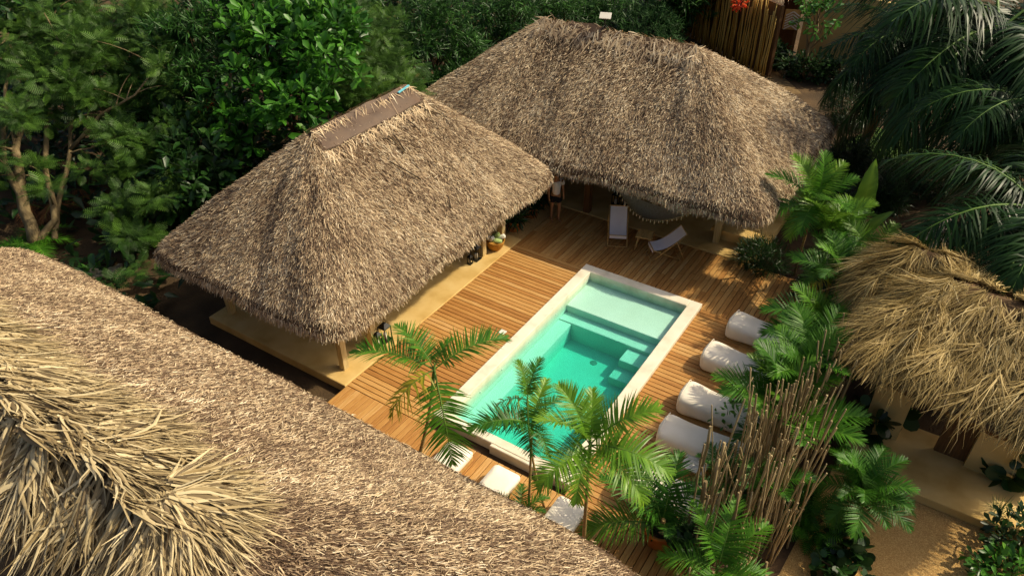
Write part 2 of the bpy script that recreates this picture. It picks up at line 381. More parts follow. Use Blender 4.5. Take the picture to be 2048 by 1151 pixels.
# ------------------------------------------------------------------ thatched roofs
class Hip:
    """hip roof: ridge along x (half length r) in local axes, half sizes a, b"""
    def __init__(s, cx, cy, a, b, r, ze, zr, rot=False, p=5.0, curve=.05, wob=.05, seed=0, skew=0.0, ang=0.0):
        s.skew = skew; s.ang = ang; s.cx, s.cy, s.a, s.b, s.r, s.ze, s.zr, s.rot, s.p, s.curve, s.wob = cx, cy, a, b, r, ze, zr, rot, p, curve, wob
        s.ph = np.random.default_rng(seed).uniform(0, 6.28, 12)
        s.Lc = math.hypot(a-r, b)*1.15; s.per = 4*r+4*s.Lc
    def pos(s, u, t):
        """u in [0,1) round the roof, t 0 ridge .. 1 eave"""
        u = np.mod(u, 1)*s.per; q = np.zeros_like(u); bx = np.zeros_like(u); ux = np.zeros_like(u); uy = np.zeros_like(u)
        segs = [('s', 2*s.r), ('c', s.Lc), ('c', s.Lc), ('s', 2*s.r), ('c', s.Lc), ('c', s.Lc)]
        st = 0
        for k, (ty, ln) in enumerate(segs):
            m = (u >= st) & (u <= st+ln+1e-9); f = (u-st)/ln
            if ty == 's':
                sg = -1 if k == 0 else 1
                bx = np.where(m, (-s.r+2*s.r*f)*(-sg), bx); ux = np.where(m, 0, ux); uy = np.where(m, sg, uy)
            else:
                ang = {1: -math.pi/2, 2: 0, 4: math.pi/2, 5: math.pi}[k] + f*math.pi/2
                c, sn = np.cos(ang), np.sin(ang); nn = (np.abs(c)**s.p+np.abs(sn)**s.p)**(1/s.p)
                bx = np.where(m, s.r if k in (1, 2) else -s.r, bx); ux = np.where(m, c/nn, ux); uy = np.where(m, sn/nn, uy)
            st += ln
        th = u/s.per*2*math.pi
        w = s.wob*(np.sin(3*th+s.ph[0])+np.sin(7*th+s.ph[1])*.6+np.sin(13*th+s.ph[2])*.4+np.sin(29*th+s.ph[3])*.25)
        tt = t*(1+.03*w/.05*.25*t)
        x = bx+(s.a-s.r)*tt*ux+s.skew*(1-t); y = s.b*tt*uy
        prof = t + s.curve*(np.sin(math.pi*t)*-.55) + .10*np.clip(t-.86, 0, 1)**2*20*s.curve
        z = s.zr-(s.zr-s.ze)*prof + w*.6*t + s.wob*np.sin(9*th+s.ph[4])*np.sin(5*t+s.ph[5])*np.minimum(1, 4*t) + .6*s.wob*np.sin(23*th+s.ph[6]+4*t)*np.sin(11*t+s.ph[7])*np.minimum(1, 4*t)
        if s.rot: x, y = -y, x
        if s.ang: x, y = x*math.cos(s.ang)-y*math.sin(s.ang), x*math.sin(s.ang)+y*math.cos(s.ang)
        return np.stack([s.cx+x, s.cy+y, z], -1)
    def frame(s, u, t):
        e = 1e-3; P = s.pos(u, t); D = s.pos(u, t+e)-s.pos(u, t-e); T = s.pos(u+e*.3, t)-s.pos(u-e*.3, t)
        D /= np.linalg.norm(D, axis=1, keepdims=True); N = np.cross(T, D); N /= np.linalg.norm(N, axis=1, keepdims=True)+1e-9
        N *= np.sign(N[:, 2:3]); T = np.cross(N, D)
        return P, D, T, N
    def surface(s, nu=220, nt=26, thick=.22):
        us = np.arange(nu)/nu; rows = []
        for t in np.linspace(.0, 1, nt): rows.append(s.pos(us, np.full(nu, t)))
        e = rows[-1].copy(); i = s.pos(us, np.full(nu, .985)); i[:, 2] = e[:, 2]-thick*.75; rows.append(i)
        for t, d in ((.93, thick), (.6, thick), (.05, thick)):
            q = s.pos(us, np.full(nu, t)); q[:, 2] -= d; rows.append(q)
        V = np.concatenate(rows); k = len(rows); j = np.arange(nu); j2 = (j+1) % nu
        F = np.concatenate([np.stack([r*nu+j, r*nu+j2, (r+1)*nu+j2, (r+1)*nu+j], 1) for r in range(k-1)])
        return V, F
    def sample(s, n, rg, tmin=.02, cull=None):
        u = rg.uniform(0, 1, n*3); t = np.sqrt(rg.uniform(tmin**2, 1, n*3))
        # sides have constant width in t, corners grow with t: accept accordingly
        seg = (u*s.per); side = ((seg < 2*s.r) | ((seg > 2*s.r+2*s.Lc) & (seg < 4*s.r+2*s.Lc)))
        keep = ~side | (rg.uniform(0, 1, n*3) < np.minimum(1, .5/np.maximum(t, .12)))
        u, t = u[keep][:n], t[keep][:n]
        if cull is not None:
            k = cull(s.pos(u, t)); u, t = u[k], t[k]
        return u, t
def noise2(P, sc, seed):
    r = np.random.default_rng(seed); v = np.zeros(len(P))
    for i in range(7):
        k = r.normal(0, 1, 3)*sc*(1+.5*i); v += np.sin(P@k+r.uniform(0, 6.28))/(1+.35*i)
    return v/3
def thatch_roof(parent, hip, n, seed, Lr=(.07, .15), Wr=(.014, .028), cull=None, lift=(.03, .55), rim=.05, mat_='thatch', tintbias=0.0, combed=.5):
    rg = np.random.default_rng(seed)
    V, F = hip.surface()
    roof = put('roof', me_fast('roof', V, F, 'thatch_base', smooth=True), parent)
    u, t = hip.sample(n, rg, cull=cull)
    nr = int(n*rim); u = np.concatenate([u, rg.uniform(0, 1, nr)]); t = np.concatenate([t, rg.uniform(.96, 1.0, nr)])
    if cull is not None:
        k = cull(hip.pos(u, t)); u, t = u[k], t[k]
    n = len(u); P, D, T, N = hip.frame(u, np.minimum(t, .999))
    L = rg.uniform(*Lr, n); W = rg.uniform(*Wr, n)
    comb = rg.uniform(0, 1, n) < combed
    L = np.where(comb, L*rg.uniform(1.0, 1.6, n), L); W = np.where(comb, W*.8, W)
    a = np.where(comb, rg.uniform(.02, .34, n), rg.uniform(*lift, n)); y = np.where(comb, rg.normal(0, .22, n), rg.normal(0, .6, n))+.22*noise2(P, .8, seed+7)
    dirs = D*np.cos(y)[:, None]+T*np.sin(y)[:, None]
    dirs = dirs*np.cos(a)[:, None]+N*np.sin(a)[:, None]
    eave = t > .955
    dirs[eave] = dirs[eave]*.55 + np.array([0, 0, -.55]) + rg.normal(0, .14, (eave.sum(), 3)); 
    dirs /= np.linalg.norm(dirs, axis=1, keepdims=True)
    roll = rg.normal(0, .55, n)
    S = np.cross(dirs, N); NN = N*np.cos(roll)[:, None]+S*np.sin(roll)[:, None]
    P = P+N*rg.uniform(-.02, .045, n)[:, None]-np.where(eave, rg.uniform(0, .13, n), 0)[:, None]*np.array([0, 0, 1.])
    V, F, m = blades(P, dirs, NN, L, W, tip=.35)
    cs = np.stack([u*hip.per*2.6, t*2.2, u*0], 1)
    big = noise2(P, .9, seed+1)*.10+noise2(P, 4.5, seed+2)*.06+noise2(cs, 1.6, seed+5)*.13
    tint = np.clip(rg.beta(1.0, 1.05, n)+big+tintbias, 0, 1)
    o = put('thatch', me_fast('thatch', V, F, mat_, np.repeat(tint, m)), roof); o['kind'] = 'stuff'
    return roof
def post(parent, x, y, z0, z1, w=.17, m='post_wood', name='post'):
    b = B(); s = w/2
    jit = lambda: random.uniform(-.008, .008)
    v = []
    for z in (z0, z0+.4*(z1-z0), z1):
        v += [(x-s+jit(), y-s+jit(), z), (x+s+jit(), y-s+jit(), z), (x+s+jit(), y+s+jit(), z), (x-s+jit(), y+s+jit(), z)]
    f = [(3, 2, 1, 0), (8, 9, 10, 11)]+[(r+k, r+(k+1) % 4, r+4+(k+1) % 4, r+4+k) for r in (0, 4) for k in range(4)]
    b.add(v, f); return b.build(name, m, parent)

# left pavilion
hipL = Hip(-4.88, 3.80, 4.82, 3.20, 1.75, 2.12, 5.02, rot=True, p=11.0, seed=3, wob=.05)
pavL = thing('thatched_pavilion', 'open pavilion with steep grey brown thatched hip roof left of the pool', 'pavilion')
B().box((-4.86, 3.58, -.085), (4.92, 7.86, .23), bev=.015).build('platform', 'cement', pavL)
for x, y in ((-2.86, .12), (-2.88, 1.18), (-2.90, 6.12), (-2.90, 7.14), (-6.95, .12), (-6.95, 3.6), (-6.95, 7.14)):
    post(pavL, x, y, .03, 2.75)
for x in (-2.88, -6.95): B().box((x, 3.6, 2.68), (.16, 7.6, .16)).build('beam', 'post_wood', pavL)
roofL = thatch_roof(pavL, hipL, 230000, 11)
# big pavilion at the back
hipB = Hip(-2.05, 12.55, 6.55, 4.05, 2.6, 2.2, 5.15, p=13, seed=5, wob=.05)
pavB = thing('thatched_pavilion', 'large thatched pavilion at the far end of the deck, behind the two deck chairs', 'pavilion')
B().box((-1.2, 12.99, -.09), (10.6, 5.98, .24), bev=.015).build('platform', 'cement', pavB)
post(pavB, -1.5, 10.12, .03, 2.8, .2, 'dark_wood'); post(pavB, 2.72, 10.62, .03, 2.8, .18); post(pavB, -6, 10.3, .03, 2.8); post(pavB, 3.2, 15.2, .03, 2.8)
B().box((-1.6, 15.2, 1.4), (8.0, .2, 2.74)).build('back_wall', 'cream_wall', pavB)
B().box((3.35, 10.95, .38), (1.75, .45, .09), bev=.01).build('bench', 'cement', pavB)
B().box((3.35, 11.0, .18), (1.6, .3, .3)).build('bench_base', 'cement', pavB)
B().box((-1.6, 10.4, 2.72), (9.2, .17, .17)).build('beam', 'dark_wood', pavB)
roofB = thatch_roof(pavB, hipB, 320000, 12, cull=lambda P: (P[:, 1] < 13.6) | (P[:, 0] > 1.2), tintbias=.03)
# near building, cut by the frame at the lower left
hipN = Hip(-2.3, -6.75, 9.4, 4.35, 3.9, 2.15, 5.35, p=7, seed=9, wob=.015)
house = thing('thatched_house', 'near thatched house whose roof fills the lower left corner', 'house')
B().box((-1.6, -6.75, 1.15), (13.6, 5.9, 2.7)).build('wall', 'cream_wall', house)
roofN = thatch_roof(house, hipN, 340000, 13, cull=lambda P: P[:, 1] > -7.6, Lr=(.05, .12), Wr=(.012, .026), lift=(.03, .5), combed=.4, tintbias=-.07)
# ------------------------------------------------------------------ dry fan palm leaves on roofs
def fan_leaf(name, L, nb, spread, seed, material, W=.045, droop=.35, seg=3):
    rg = np.random.default_rng(seed)
    a = np.linspace(-spread, spread, nb)+rg.normal(0, .12, nb)
    D = np.stack([np.cos(a), np.sin(a), rg.normal(.03, .07, nb)], 1)
    N = np.tile([0, 0, 1.], (nb, 1))+rg.normal(0, .45, (nb, 3)); N[:, 2] = np.abs(N[:, 2])
    N -= D*(N*D).sum(1, keepdims=True)
    P = np.zeros((nb, 3))+D*rg.uniform(.0, .25, nb)[:, None]; P[:, 1] += rg.normal(0, .05, nb); P[:, 2] += rg.uniform(0, .07, nb)
    ln = L*rg.uniform(.7, 1.08, nb)*(1-.25*np.abs(a)/max(spread, .1))
    bend = np.stack([rg.normal(0, .12, nb), rg.normal(0, .16, nb), -rg.uniform(.4, 1.3, nb)*droop], 1)
    N /= np.linalg.norm(N, axis=1, keepdims=True)
    V, F, m = blades_v(P, D, N, ln, np.full(nb, W)*rg.uniform(.55, 1.25, nb), bend, rg.normal(0, .045, nb), .05, 5)
    tint = np.repeat(np.clip(rg.beta(1.3, 1.2, nb), 0, 1), m)
    return me_fast(name, V, F, material, tint)
def lay_leaf(parent, me, hip, u, t, yaw, lift, up=.05, scale=1.0):
    P, D, T, N = hip.frame(np.array([u]), np.array([t])); P, D, T, N = Vector(P[0]), Vector(D[0]), Vector(T[0]), Vector(N[0])
    x = D*math.cos(yaw)+T*math.sin(yaw); x = (x*math.cos(lift)+N*math.sin(lift)).normalized()
    y = N.cross(x).normalized(); z = x.cross(y)
    o = put('palm_leaf', me, parent); m = Matrix((x, y, z)).transposed().to_4x4(); m.translation = P+N*up
    o.matrix_world = m @ Matrix.Scale(scale, 4)
    return o
# ridge capping of the near house: two or three courses of big leaves down from the ridge
capm = [fan_leaf('palm_leaf', 1.05, 30, .5, 100+i, 'fan_dry', .058, .06, 4) for i in range(6)]
fr_ = 2*hipN.r/hipN.per
rr = random.Random(4)
for row, (t0, nn) in enumerate(((.085, 34), (.06, 30), (.03, 28), (.01, 30))):
    # far side (uy=+1) runs over u in [start,start+2r]; plus the right hip end
    s0 = (2*hipN.r+2*hipN.Lc)/hipN.per
    for i in range(nn):
        u = s0+fr_*(.12+.9*(i+rr.uniform(-.4, 1.0))/nn)
        lay_leaf(roofN, rr.choice(capm), hipN, u, max(.006, t0+rr.uniform(-.03, .03)), rr.gauss(-.55, .35), rr.uniform(.0, .10), .05+.03*(3-row)+rr.uniform(0, .05), rr.uniform(.75, 1.1))
    for i in range(5):
        u = s0-(hipN.Lc/hipN.per)*rr.uniform(0, 1.2)
        lay_leaf(roofN, rr.choice(capm), hipN, u, max(.012, t0*.55), rr.uniform(-.4, .4), rr.uniform(.02, .16), .06+.04*row, rr.uniform(.8, 1.15))
for i in range(34):   # leaves laid across the ridge itself
    u = s0+fr_*(i+rr.uniform(-.5, .5))/34
    o = lay_leaf(roofN, rr.choice(capm), hipN, u, .006, rr.gauss(-.9, .5), rr.uniform(.0, .1), .17, rr.uniform(.8, 1.15)); o.location.y -= rr.uniform(.1, .5); o.location.z -= .02
for i in range(40):
    u = fr_*rr.uniform(0, 1)
    lay_leaf(roofN, rr.choice(capm), hipN, u, rr.uniform(.004, .13), rr.gauss(.4, .4), rr.uniform(.02, .16), .10, rr.uniform(.85, 1.2))

rgN = np.random.default_rng(33); nN = 5600
u = rgN.uniform(0, 1, nN); t = rgN.uniform(.0, .085, nN); k = hipN.pos(u, t)[:, 1] > -8.2; u, t = u[k], t[k]; nN = len(u)
P, D, T, N = hipN.frame(u, t); y = rgN.normal(0, .35, nN)+.7*noise2(P, 1.3, 5)+np.where(P[:, 1] > hipN.cy, -.5, .4)
d = D*np.cos(y)[:, None]+T*np.sin(y)[:, None]+N*rgN.uniform(.0, .12, nN)[:, None]; d /= np.linalg.norm(d, axis=1, keepdims=True)
V, F, m = blades(P+N*rgN.uniform(.02, .16, nN)[:, None], d, N+rgN.normal(0, .45, (nN, 3)), rgN.uniform(.4, .9, nN), rgN.uniform(.022, .055, nN), np.tile([0, 0, -.12], (nN, 1))+rgN.normal(0, .12, (nN, 3)), .12, 3)
o = put('ridge_straw', me_fast('ridge_straw', V, F, 'fan_dry', np.repeat(np.clip(rgN.beta(2, 2, nN)+.15*noise2(P, 2.5, 8), 0, 1), m)), roofN); o['kind'] = 'stuff'
# tarpaulin strips and odds and ends lying on the ridges
def strip_on(hip, parent, name, u0, u1, tt0, tt1, material, lift=.06, nu=14, nt=5, wav=.02):
    us = np.linspace(u0, u1, nu); ts = np.linspace(tt0, tt1, nt); rows = []
    for t in ts: 
        p = hip.pos(us, np.full(nu, abs(t))); p[:, 2] += lift+rng.normal(0, wav, nu); rows.append(p)
    V = np.concatenate(rows); F = np.concatenate([np.stack([r*nu+np.arange(nu-1), r*nu+np.arange(1, nu), (r+1)*nu+np.arange(1, nu), (r+1)*nu+np.arange(nu-1)], 1) for r in range(nt-1)])
    # thickness
    V2 = V.copy(); V2[:, 2] -= .02; k = len(V)
    V = np.concatenate([V, V2]); F = np.concatenate([F, F[:, ::-1]+k])
    return put(name, me_fast(name, V, F, material, smooth=True), parent)
# pavilion ridge, strip on the side facing the pool (local -y turned to +x)
frL = 2*hipL.r/hipL.per
strip_on(hipL, roofL, 'tarpaulin', -.03, frL+.03, .01, .155, 'tarp', .09)
P = hipL.pos(np.array([frL*.86, frL*1.0]), np.array([.055, .035])); P[:, 2] += .15
B().box(tuple((P[0]+P[1])/2), (.05, float(np.linalg.norm(P[1]-P[0])), .03), (math.atan2(P[1][2]-P[0][2], .8), 0, .1)).build('blue_slat', 'blue_paint', roofL)
frB = 2*hipB.r/hipB.per
strip_on(hipB, roofB, 'tarpaulin', frB*.18, frB*.42, .0, .10, 'tarp', .08, 8, 4)
strip_on(hipB, roofB, 'tarpaulin', frB*.96, frB*1.08, .03, .14, 'tarp', .10, 6, 4)
def ridge_tuft(parent, hip, n, t0, t1, u0, u1, seed, L=(.4, .8), mat_='thatch', W=(.02, .04)):
    rg = np.random.default_rng(seed); u = rg.uniform(u0, u1, n); t = rg.uniform(t0, t1, n)
    P, D, T, N = hip.frame(u, t); y = rg.normal(0, .75, n)
    d = D*np.cos(y)[:, None]+T*np.sin(y)[:, None]+N*rg.uniform(-.05, .12, n)[:, None]; d /= np.linalg.norm(d, axis=1, keepdims=True)
    V, F, m = blades(P+N*rg.uniform(.03, .12, n)[:, None], d, N, rg.uniform(*L, n), rg.uniform(*W, n), np.tile([0, 0, -.2], (n, 1)), .2, 2)
    o = put('ridge_straw', me_fast('ridge_straw', V, F, mat_, np.repeat(np.clip(rg.normal(.6, .2, n), 0, 1), m)), parent); o['kind'] = 'stuff'
ridge_tuft(roofB, hipB, 1100, .0, .13, -.05, frB+.05, 21, (.15, .5), W=(.02, .05))
ridge_tuft(roofB, hipB, 260, .0, .10, .5, .5+frB, 22, (.15, .4))
ridge_tuft(roofL, hipL, 10, .0, .05, -.02, frL+.02, 23, W=(.012, .02))
ridge_tuft(roofL, hipL, 300, .0, .06, .5, .5+frL, 24)
ridge_tuft(roofL, hipL, 300, .145, .19, -.03, frL+.03, 25, (.15, .35), W=(.015, .03))
ridge_tuft(roofL, hipL, 160, .0, .03, -.03, frL+.03, 26, (.12, .3), W=(.015, .03))
def strawpole(parent, hip, u, t, L, yaw):
    P, D, T, N = hip.frame(np.array([u]), np.array([t])); d = Vector(D[0])*math.cos(yaw)+Vector(T[0])*math.sin(yaw); p = Vector(P[0])+Vector(N[0])*.09
    B().tube([p, p+d*L*.5+Vector(N[0])*.02, p+d*L], .018, 5).build('loose_stalk', 'fan_dry', parent)
for u, t, L, y in ((frL*.5, .24, .62, .1), (frL*.55, .25, .5, -.1), (frL*.75, .2, .45, .2), (frL*.98, .2, .5, .9), (frL*.35, .38, .9, .5), (frL*.6, .72, .35, -.6)):
    strawpole(roofL, hipL, u, t, L, y)

# ------------------------------------------------------------------ small hut with palm leaf roof
hipH = Hip(9.95, 6.30, 2.35, 2.72, 1.05, 2.38, 3.4, p=4.5, seed=15, wob=.06, ang=R(-10))
hut = thing('palm_leaf_hut', 'small cream walled hut under a shaggy golden palm leaf roof', 'hut')
for x0, x1 in ((8.25, 8.98), (10.32, 11.3)):
    B().box(((x0+x1)/2, 5.12, 1.15), (x1-x0, .24, 2.3), bev=.02).build('wall', 'cream_wall', hut)
B().box((8.37, 6.4, 1.15), (.24, 2.2, 2.3)).build('wall', 'cream_wall', hut)
B().box((9.65, 7.4, 1.15), (2.3, .2, 2.3)).build('back_wall', 'dark_wood', hut)
B().box((10.02, 5.18, 1.05), (.62, .06, 2.1)).build('door', 'dark_wood', hut)
B().box((10.3, 4.68, -.1), (4.4, 2.0, .2), bev=.012).build('platform', 'cement', hut)
hm = [fan_leaf('palm_leaf', 1.0, 46, .46, 200+i, 'fan_gold', .021, .10, 4) for i in range(6)]
rr = random.Random(6)
def leaf_roof(hip, rows, seed, nH, cull):
    V, F = hip.surface(120, 14, .18); roofH = put('roof', me_fast('roof', V, F, 'thatch_under', smooth=True), hut)
    for t0, nn in rows:
        for i in range(nn):
            u = (i+rr.uniform(-.4, .4))/nn; p = hip.pos(np.array([u]), np.array([t0]))[0]
            if cull(p[None])[0]: lay_leaf(roofH, rr.choice(hm), hip, u, max(.015, t0+rr.uniform(-.05, .05)), rr.gauss(0, .16), rr.uniform(-.05, .06), .05+.03*rr.random(), rr.uniform(.75, 1.2))
    rgH = np.random.default_rng(seed); u, t = hip.sample(nH, rgH, cull=cull); t *= .95; n_ = len(u)
    P, D, T, N = hip.frame(u, t); y = rgH.normal(0, .22, n_)+.3*noise2(P, 1.6, 5)
    d = D*np.cos(y)[:, None]+T*np.sin(y)[:, None]+N*rgH.uniform(-.02, .14, n_)[:, None]; d /= np.linalg.norm(d, axis=1, keepdims=True)
    V, F, m = blades(P+N*rgH.uniform(0, .07, n_)[:, None], d, N+rgH.normal(0, .4, (n_, 3)), rgH.uniform(.2, .5, n_), rgH.uniform(.014, .036, n_), np.tile([0, 0, -.2], (n_, 1)), .15, 2)
    o = put('thatch', me_fast('thatch', V, F, 'fan_gold', np.repeat(np.clip(rgH.beta(1.2, 1.3, n_)+.15*noise2(P, 2.5, 8), 0, 1), m)), roofH); o['kind'] = 'stuff'
leaf_roof(hipH, ((.70, 52), (.58, 46), (.46, 42), (.34, 36), (.22, 34), (.11, 32), (.02, 40)), 31, 19000, lambda P: P[:, 1] < 9.6)
for i in range(16):
    lay_leaf([c for c in hut.children if c.name.startswith('roof')][0], rr.choice(hm), hipH, rr.choice((0, .5))+rr.uniform(0, 2*hipH.r/hipH.per), .012, rr.gauss(0, .7), rr.uniform(-.02, .06), .12, rr.uniform(.7, 1.0))
hipW = Hip(8.3, 7.5, 1.45, 1.4, .2, 2.3, 3.35, p=3, seed=16, wob=.05)
leaf_roof(hipW, ((.55, 22), (.35, 18), (.18, 16), (.04, 16)), 32, 6000, lambda P: (P[:, 0] < 9.6))
# timber offcut and stone edging beyond the hut
tag(B().box((0, 0, .06), (.16, .42, .16), (0, 0, .25), .01).build('timber_block', 'chair_wood', None, at(1905, 552, -.14)), 'short pale timber block lying by the grey slab behind the hut', 'timber')
# ------------------------------------------------------------------ stick fence
fence = thing('stick_fence', 'tall rustic fence of bare brown sticks between the loungers and the hut', 'fence', (6.9, 2.0, 0))
sv = []
for i in range(8):
    r2 = random.Random(300+i); b = B(); k = 5; path = []; L = 1.0
    x = y = 0
    for j in range(k+1):
        path.append((x, y, j/k)); x += r2.uniform(-.03, .03); y += r2.uniform(-.03, .03)
    rad = [.021-.007*j/k+r2.uniform(-.002, .002) for j in range(k+1)]
    b.tube(path, rad, 5)
    for q in range(i % 3):
        p = Vector(path[2+q*2]); b.tube([p, p+Vector((r2.choice((-1, 1))*.05, r2.uniform(-.04, .04), .05)), p+Vector((r2.choice((-1, 1))*.06, r2.uniform(-.05, .05), .12))], [.011, .009, .006], 4)
    sv.append(b.mesh('stick', 'stick'))
fl = [(6.35, -1.0), (6.45, .2), (6.7, 1.4), (7.0, 2.6), (7.3, 4.0), (7.42, 5.4)]
def along(t):
    t *= len(fl)-1; i = min(int(t), len(fl)-2); f = t-i
    return fl[i][0]*(1-f)+fl[i+1][0]*f, fl[i][1]*(1-f)+fl[i+1][1]*f
rs = random.Random(17)
def stick(x, y, h, lx, ly, w=1.0, z0=-.22):
    o = put('stick', rs.choice(sv), fence, (x-6.9, y-2.0, z0), (ly, lx, rs.uniform(0, 6.28)), (w, w, h))
    return o
for i in range(130):   # the thick clump, sticks fanning outwards from a crowded foot
    a = rs.uniform(0, 6.28); r_ = math.sqrt(rs.random()); ox, oy = .85*r_*math.cos(a), 1.75*r_*math.sin(a)
    stick(6.95+ox+.2*oy, 1.0+oy, rs.uniform(2.0, 3.2)*(.65 if rs.random() < .2 else 1), rs.gauss(.02+.06*ox, .055), rs.gauss(-.05-.03*oy, .055), rs.uniform(.7, 1.35))
for i in range(104):    # the row running on towards the hut
    t = rs.uniform(.45, 1.0); x, y = along(t); x += rs.gauss(0, .12); y += rs.gauss(0, .1)
    stick(x, y, rs.uniform(2.2, 3.0), rs.gauss(.05, .07), rs.gauss(-.04, .06), rs.uniform(.8, 1.35))
for i in range(20):    # sticks splaying out towards the hut
    t = rs.uniform(.35, .8); x, y = along(t)
    stick(x+rs.uniform(.1, .4), y, rs.uniform(1.8, 2.5), rs.uniform(.15, .40), rs.gauss(-.05, .1), rs.uniform(.8, 1.2))
for i in range(40):    # shorter stakes at the near end
    stick(rs.uniform(6.4, 7.9), rs.uniform(-1.4, -.2), rs.uniform(.6, 1.5), rs.gauss(.06, .07), rs.gauss(0, .07), rs.uniform(1.1, 1.9))
for (px, py, zz) in ((1428, 860, 2.3), (1450, 880, 2.3), (1412, 960, 2.1), (1438, 930, 2.0)):  # thick weathered stakes
    p = at(px, py, zz); stick(p.x, p.y, zz+.2, .02, 0, 2.2)

# ------------------------------------------------------------------ loungers on the deck
def pouf_mesh(seed, L=1.9, W=.80, H=.45):
    rg = np.random.default_rng(seed); nu, nv = 44, 28; V = []
    for i in range(nu):
        a = -1+2*i/(nu-1)
        for j in range(nv):
            t = 2*math.pi*j/nv; c, s_ = math.cos(t), math.sin(t)
            r = (abs(c)**4.2+abs(s_)**4.2)**(-1/4.2)
            end = (1-abs(a)**16)**.5
            hz = 1-.10*max(0, a)+.16*math.exp(-((a+.8)/.35)**2)-.05*math.exp(-((a+.15)/.3)**2)
            wr = .007*math.sin(4*a+2*t+seed)+.004*math.sin(7*a-3*t+seed*2)+.010*math.exp(-(1-abs(a))*9)*math.sin(11*t)
            V.append((a*L/2+wr*.4, c*r*(W/2)*end*(1-.04*math.cos(3*a))+wr*.3, max(.0, H/2+s_*r*(H/2)*hz*(.55+.45*end)+(wr if s_ > -.2 else 0))))
    F = [(i*nv+j, i*nv+(j+1) % nv, (i+1)*nv+(j+1) % nv, (i+1)*nv+j) for i in range(nu-1) for j in range(nv)]
    b = B(); b.add(V, F, True); b.add([V[j] for j in range(nv)], [tuple(range(nv-1, -1, -1))], True); b.add([V[(nu-1)*nv+j] for j in range(nv)], [tuple(range(nv))], True)
    return b.mesh('body', 'canvas')
pl = ['white canvas bean bag lounger nearest the back of the deck, beside the pool corner',
      'white bean bag lounger second from the far end, half under palm fronds',
      'white canvas bean bag lounger in the middle of the row beside the stick fence',
      'white canvas bean bag lounger next to the low white side table',
      'white canvas bean bag lounger nearest the large terracotta pot, behind green fronds']
for i, (px, py) in enumerate(((1470, 652), (1420, 712), (1375, 795), (1335, 862), (1268, 960))):
    p = at(px, py, .23)
    t = thing('bean_bag_lounger', pl[i], 'lounger', (p.x+.76, p.y+.02, .004), R(-3+2*i), 'white bean bag loungers along the fence')
    put('body', pouf_mesh(40+i), t)
    b = B()   # carrying handle and seam
    b.tube([(-.88, -.07, .33), (-.915, -.05, .335), (-.92, 0, .337), (-.915, .05, .335), (-.88, .07, .33)], .013, 6); b.build('handle', 'canvas', t)
    b = B()
    for sg in (-.845, .845): b.tube([(sg, .385*c_*(abs(c_)**4.2+abs(s2)**4.2)**(-1/4.2), .25+s2*(abs(c_)**4.2+abs(s2)**4.2)**(-1/4.2)*.25*(1.13 if sg < 0 else .91)) for c_, s2 in [(math.cos(R(a_)), math.sin(R(a_))) for a_ in range(-30, 211, 12)]], .009, 5, False)
    b.build('seam', 'canvas', t)
p = at(1392, 925, .24)
t = thing('side_table', 'low white slatted side table between two bean bag loungers', 'table', (p.x, p.y, 0), R(0))
for k in range(5): B().box((0, -.2+.1*k, .225), (.5, .094, .03), bev=.005).build('slat', 'white_plastic', t)
for sx in (-1, 1):
    for sy in (-1, 1): B().box((sx*.2, sy*.18, .105), (.05, .05, .21)).build('leg', 'white_plastic', t)
ll = ['flat white cushioned lounger just right of the leaning palm trunk',
      'flat white cushioned lounger between the two slim palms at the near end of the pool',
      'flat white cushioned lounger farthest right of the three before the pool']
def cushion(L, W, H, r=.1, n=8):
    prof = []
    for cx, cy, a0 in ((L/2-r, W/2-r, 0), (-L/2+r, W/2-r, 90), (-L/2+r, -W/2+r, 180), (L/2-r, -W/2+r, 270)):
        for k in range(n+1): a = R(a0+90*k/n); prof.append((cx+r*math.cos(a), cy+r*math.sin(a)))
    m = len(prof); b = B(); V = []
    for z, s_ in ((0, .97), (H*.25, 1), (H*.75, 1), (H, .96), (H*1.06, .6)):
        V += [(x*s_, y*s_, z) for x, y in prof]
    b.add(V, [(r_*m+j, r_*m+(j+1) % m, (r_+1)*m+(j+1) % m, (r_+1)*m+j) for r_ in range(4) for j in range(m)]+[tuple(4*m+j for j in range(m))], True)
    return b
for i, (px, py) in enumerate(((926, 900), (1020, 948), (1152, 1012))):
    p = at(px, py, .3)
    t = thing('flat_lounger', ll[i], 'lounger', (p.x-.1, p.y-.62, 0), 0, 'flat white loungers in front of the pool')
    cushion(.64, 1.45, .13, .09).build('cushion', 'canvas', t, (0, 0, .17))
    B().box((0, 0, .1), (.6, 1.4, .14), bev=.01).build('base', 'chair_wood', t)
tag(B().box((0, 0, .006), (.17, .17, .012), (0, 0, 0), .003).build('skimmer_lid', 'white_plastic', None, (-.38, 3.42, .004)), 'small square white lid set in the deck planks left of the pool', 'lid')

